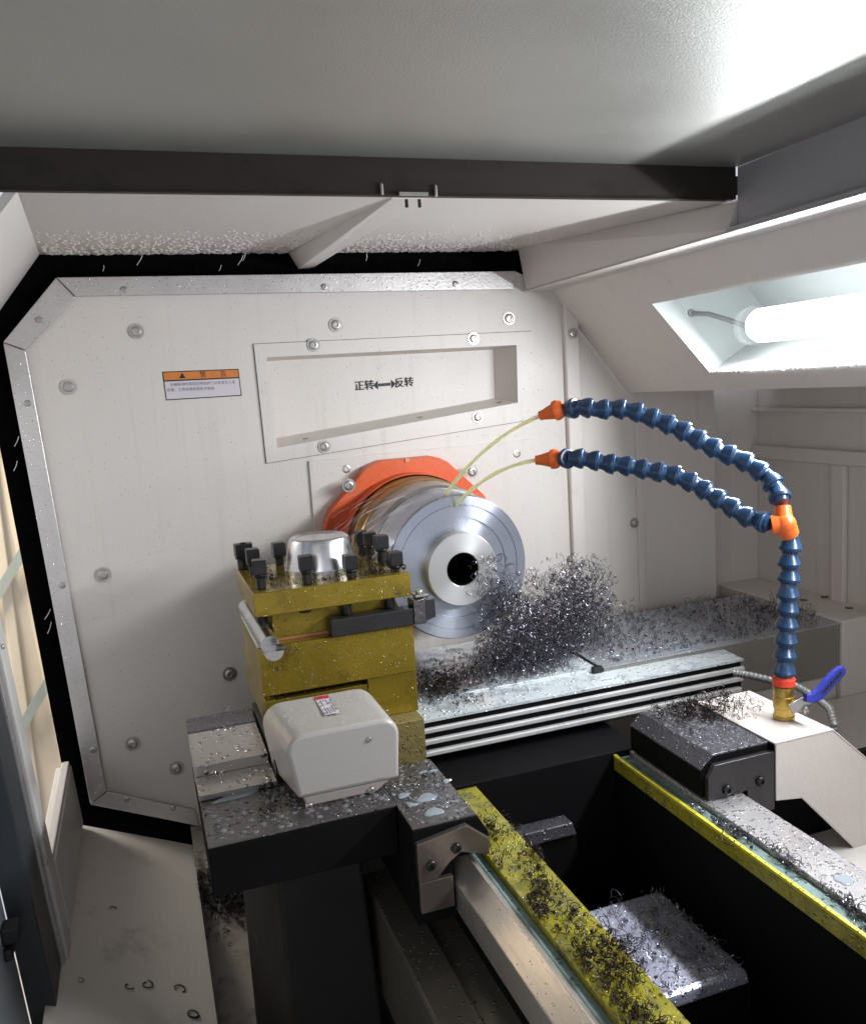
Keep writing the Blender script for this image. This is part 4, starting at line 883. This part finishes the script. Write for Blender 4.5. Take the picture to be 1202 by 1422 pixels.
# beads and puddles of coolant
def bead(m, p, r, n=Vector((0, 0, 1)), h=.38, k=9):
    m.lathe(p, n, [(0, r), (r * h * .55, r * .82), (r * h * .9, r * .45), (r * h, .0002)], k, caps=False, ref=None if abs(n.z) > .9 else None)
m = MB()
def rain(n, pick, r0, r1, nn=Vector((0, 0, 1))):
    for _ in range(n):
        p = pick(); r = r0 * (r1 / r0) ** (random.random() ** 2.2); bead(m, p, r, nn)
rain(380, lambda: Vector((U(.03, .225), U(-.646, -.55), 1.0502)), .0008, .0042)
rain(420, lambda: Vector((U(.23, .297), U(-.704, -.56), 1.0499)), .0007, .0030)
rain(170, lambda: Vector((U(.12, .24), U(-.61, -.51), 1.1375)), .0006, .0028)
rain(700, lambda: Vector((U(.598, .676), U(-.704, -.56), 1.0539)), .0006, .0020)
rain(350, lambda: Vector((U(.026, .11), U(-.45, -.31), 1.0722)), .0006, .0026)
rain(500, lambda: Vector((U(.582, .632), U(-1.0, -.72), 1.0012)), .0006, .0020)
rain(420, lambda: Vector((U(.309, .356), U(-1.0, -.58), 1.0002)), .0006, .0022)
rain(300, lambda: Vector((U(.40, .535), U(-.83, -.69), .8852)), .0008, .0026)
rain(150, lambda: Vector((U(.126, .338), -.3873, U(1.105, 1.170))), .0006, .0017, NX)
rain(60, lambda: Vector((U(.126, .338), -.3892, U(1.2155, 1.244))), .0006, .0014, NX)
rain(160, lambda: Vector((U(.556 - .0005, .5552), U(-1.1, -.6), U(.98, .996))), .0006, .0018, Vector((-1, 0, 0)))
tag(m.build('coolant_beads', M['water'], smooth=70, origin=(.3, -.6, 1.0)), 'beads of coolant sitting on the wet metal surfaces', 'coolant drops', kind='stuff')
m = MB()
def puddle(c, rx, ry, z, rot=0):
    n = 22; ring = []; ph = [U(0, 6.3) for _ in range(3)]
    for k in range(n):
        t = 2 * math.pi * k / n; w_ = 1 + .16 * math.sin(2 * t + ph[0]) + .12 * math.sin(3 * t + ph[1]) + .06 * math.sin(5 * t + ph[2])
        x, y = rx * w_ * math.cos(t), ry * w_ * math.sin(t); ring.append((x * math.cos(rot) - y * math.sin(rot), x * math.sin(rot) + y * math.cos(rot)))
    rows = [[Vector((c[0] + x * f_, c[1] + y * f_, z + h_)) for x, y in ring] for f_, h_ in ((1, 0), (.93, .0007), (.8, .0011), (.4, .0013))]
    for a, b in zip(rows, rows[1:]): m.loft(a, b, caps=False)
    m.add(rows[-1], [tuple(range(n))])
for u, v, a, b, z in ((592, 1108, .012, .009, 1.0502), (602, 1128, .013, .007, 1.0502), (560, 1105, .008, .005, 1.0502), (572, 1118, .006, .004, 1.0502), (593, 1072, .010, .004, 1.0502), (330, 1104, .028, .009, 1.0504), (620, 1085, .006, .004, 1.0502)):
    p = at(u, v, 'Z', z); puddle((p.x, p.y), a, b, z, U(-.3, .3))
for _ in range(34): puddle((U(.74, 1.12), U(-.28, -.07)), U(.008, .026), U(.005, .012), 1.0230, U(-.3, .3))
for _ in range(14): puddle((U(.39, .60), U(-.26, -.06)), U(.008, .03), U(.005, .012), 1.0178, U(-.3, .3))
p = at(1171, 1222, 'Z', 1.0012); puddle((p.x, p.y), .010, .008, 1.0012)
M['puddle'] = clear('coolant_puddle', (.40, .47, .52), .62, .05)
for nd in M['puddle'].node_tree.nodes:
    if nd.type == 'BSDF_PRINCIPLED': nd.inputs['Specular IOR Level'].default_value = 1
tag(m.build('coolant_puddles', M['puddle'], smooth=70, origin=(.3, -.6, 1.05)), 'flat shining puddles of coolant on the saddle and slide covers', 'coolant', kind='stuff')

# ================================================================== LIGHT
wd_ = bpy.data.worlds.new('World'); S.world = wd_; wd_.use_nodes = True
bg = wd_.node_tree.nodes['Background']; bg.inputs[0].default_value = (.86, .90, 1, 1); bg.inputs[1].default_value = .78
def area(name, loc, target, sx, sy, power, col):
    l = bpy.data.lights.new(name, 'AREA'); l.shape = 'RECTANGLE'; l.size = sx; l.size_y = sy; l.energy = power; l.color = col
    o = bpy.data.objects.new(name, l); COL.objects.link(o); o.location = loc
    o.rotation_euler = (Vector(target) - Vector(loc)).to_track_quat('-Z', 'Y').to_euler(); return o
area('workshop_light', (-1.2, -3.0, 2.0), (.5, -.2, 1.1), 2.2, 1.6, 17, (1, .94, .88))
area('door_view_fill', (-.95, .32, 1.9), (-.45, .80, 1.15), .5, .5, 26, (1, .95, .88))  # unseen lamp added to brighten the wall behind the door glass
# the lamp behind the glass
la_ = cen((yl - .02 - 1.25) / 2) + SN * (rr + .001)
area('work_lamp_face', la_, la_ + SN, 1.25 + (yl - .02), .042, 15.8, (.93, .96, 1.0))
lx_ = Vector((0, -1, 0)); lz_ = -SN; ly_ = lz_.cross(lx_)
bpy.data.objects['work_lamp_face'].rotation_euler = Matrix((lx_, ly_, lz_)).transposed().to_euler()
S.render.engine = 'CYCLES'
S.cycles.use_denoising = True
S.cycles.max_bounces = 8; S.cycles.transparent_max_bounces = 16; S.cycles.sample_clamp_indirect = 4; S.cycles.caustics_reflective = False; S.cycles.caustics_refractive = False
S.view_settings.view_transform = 'Standard'; S.view_settings.look = 'None'; S.view_settings.exposure = 0
for o in S.objects:
    if '_at' in o: del o['_at']
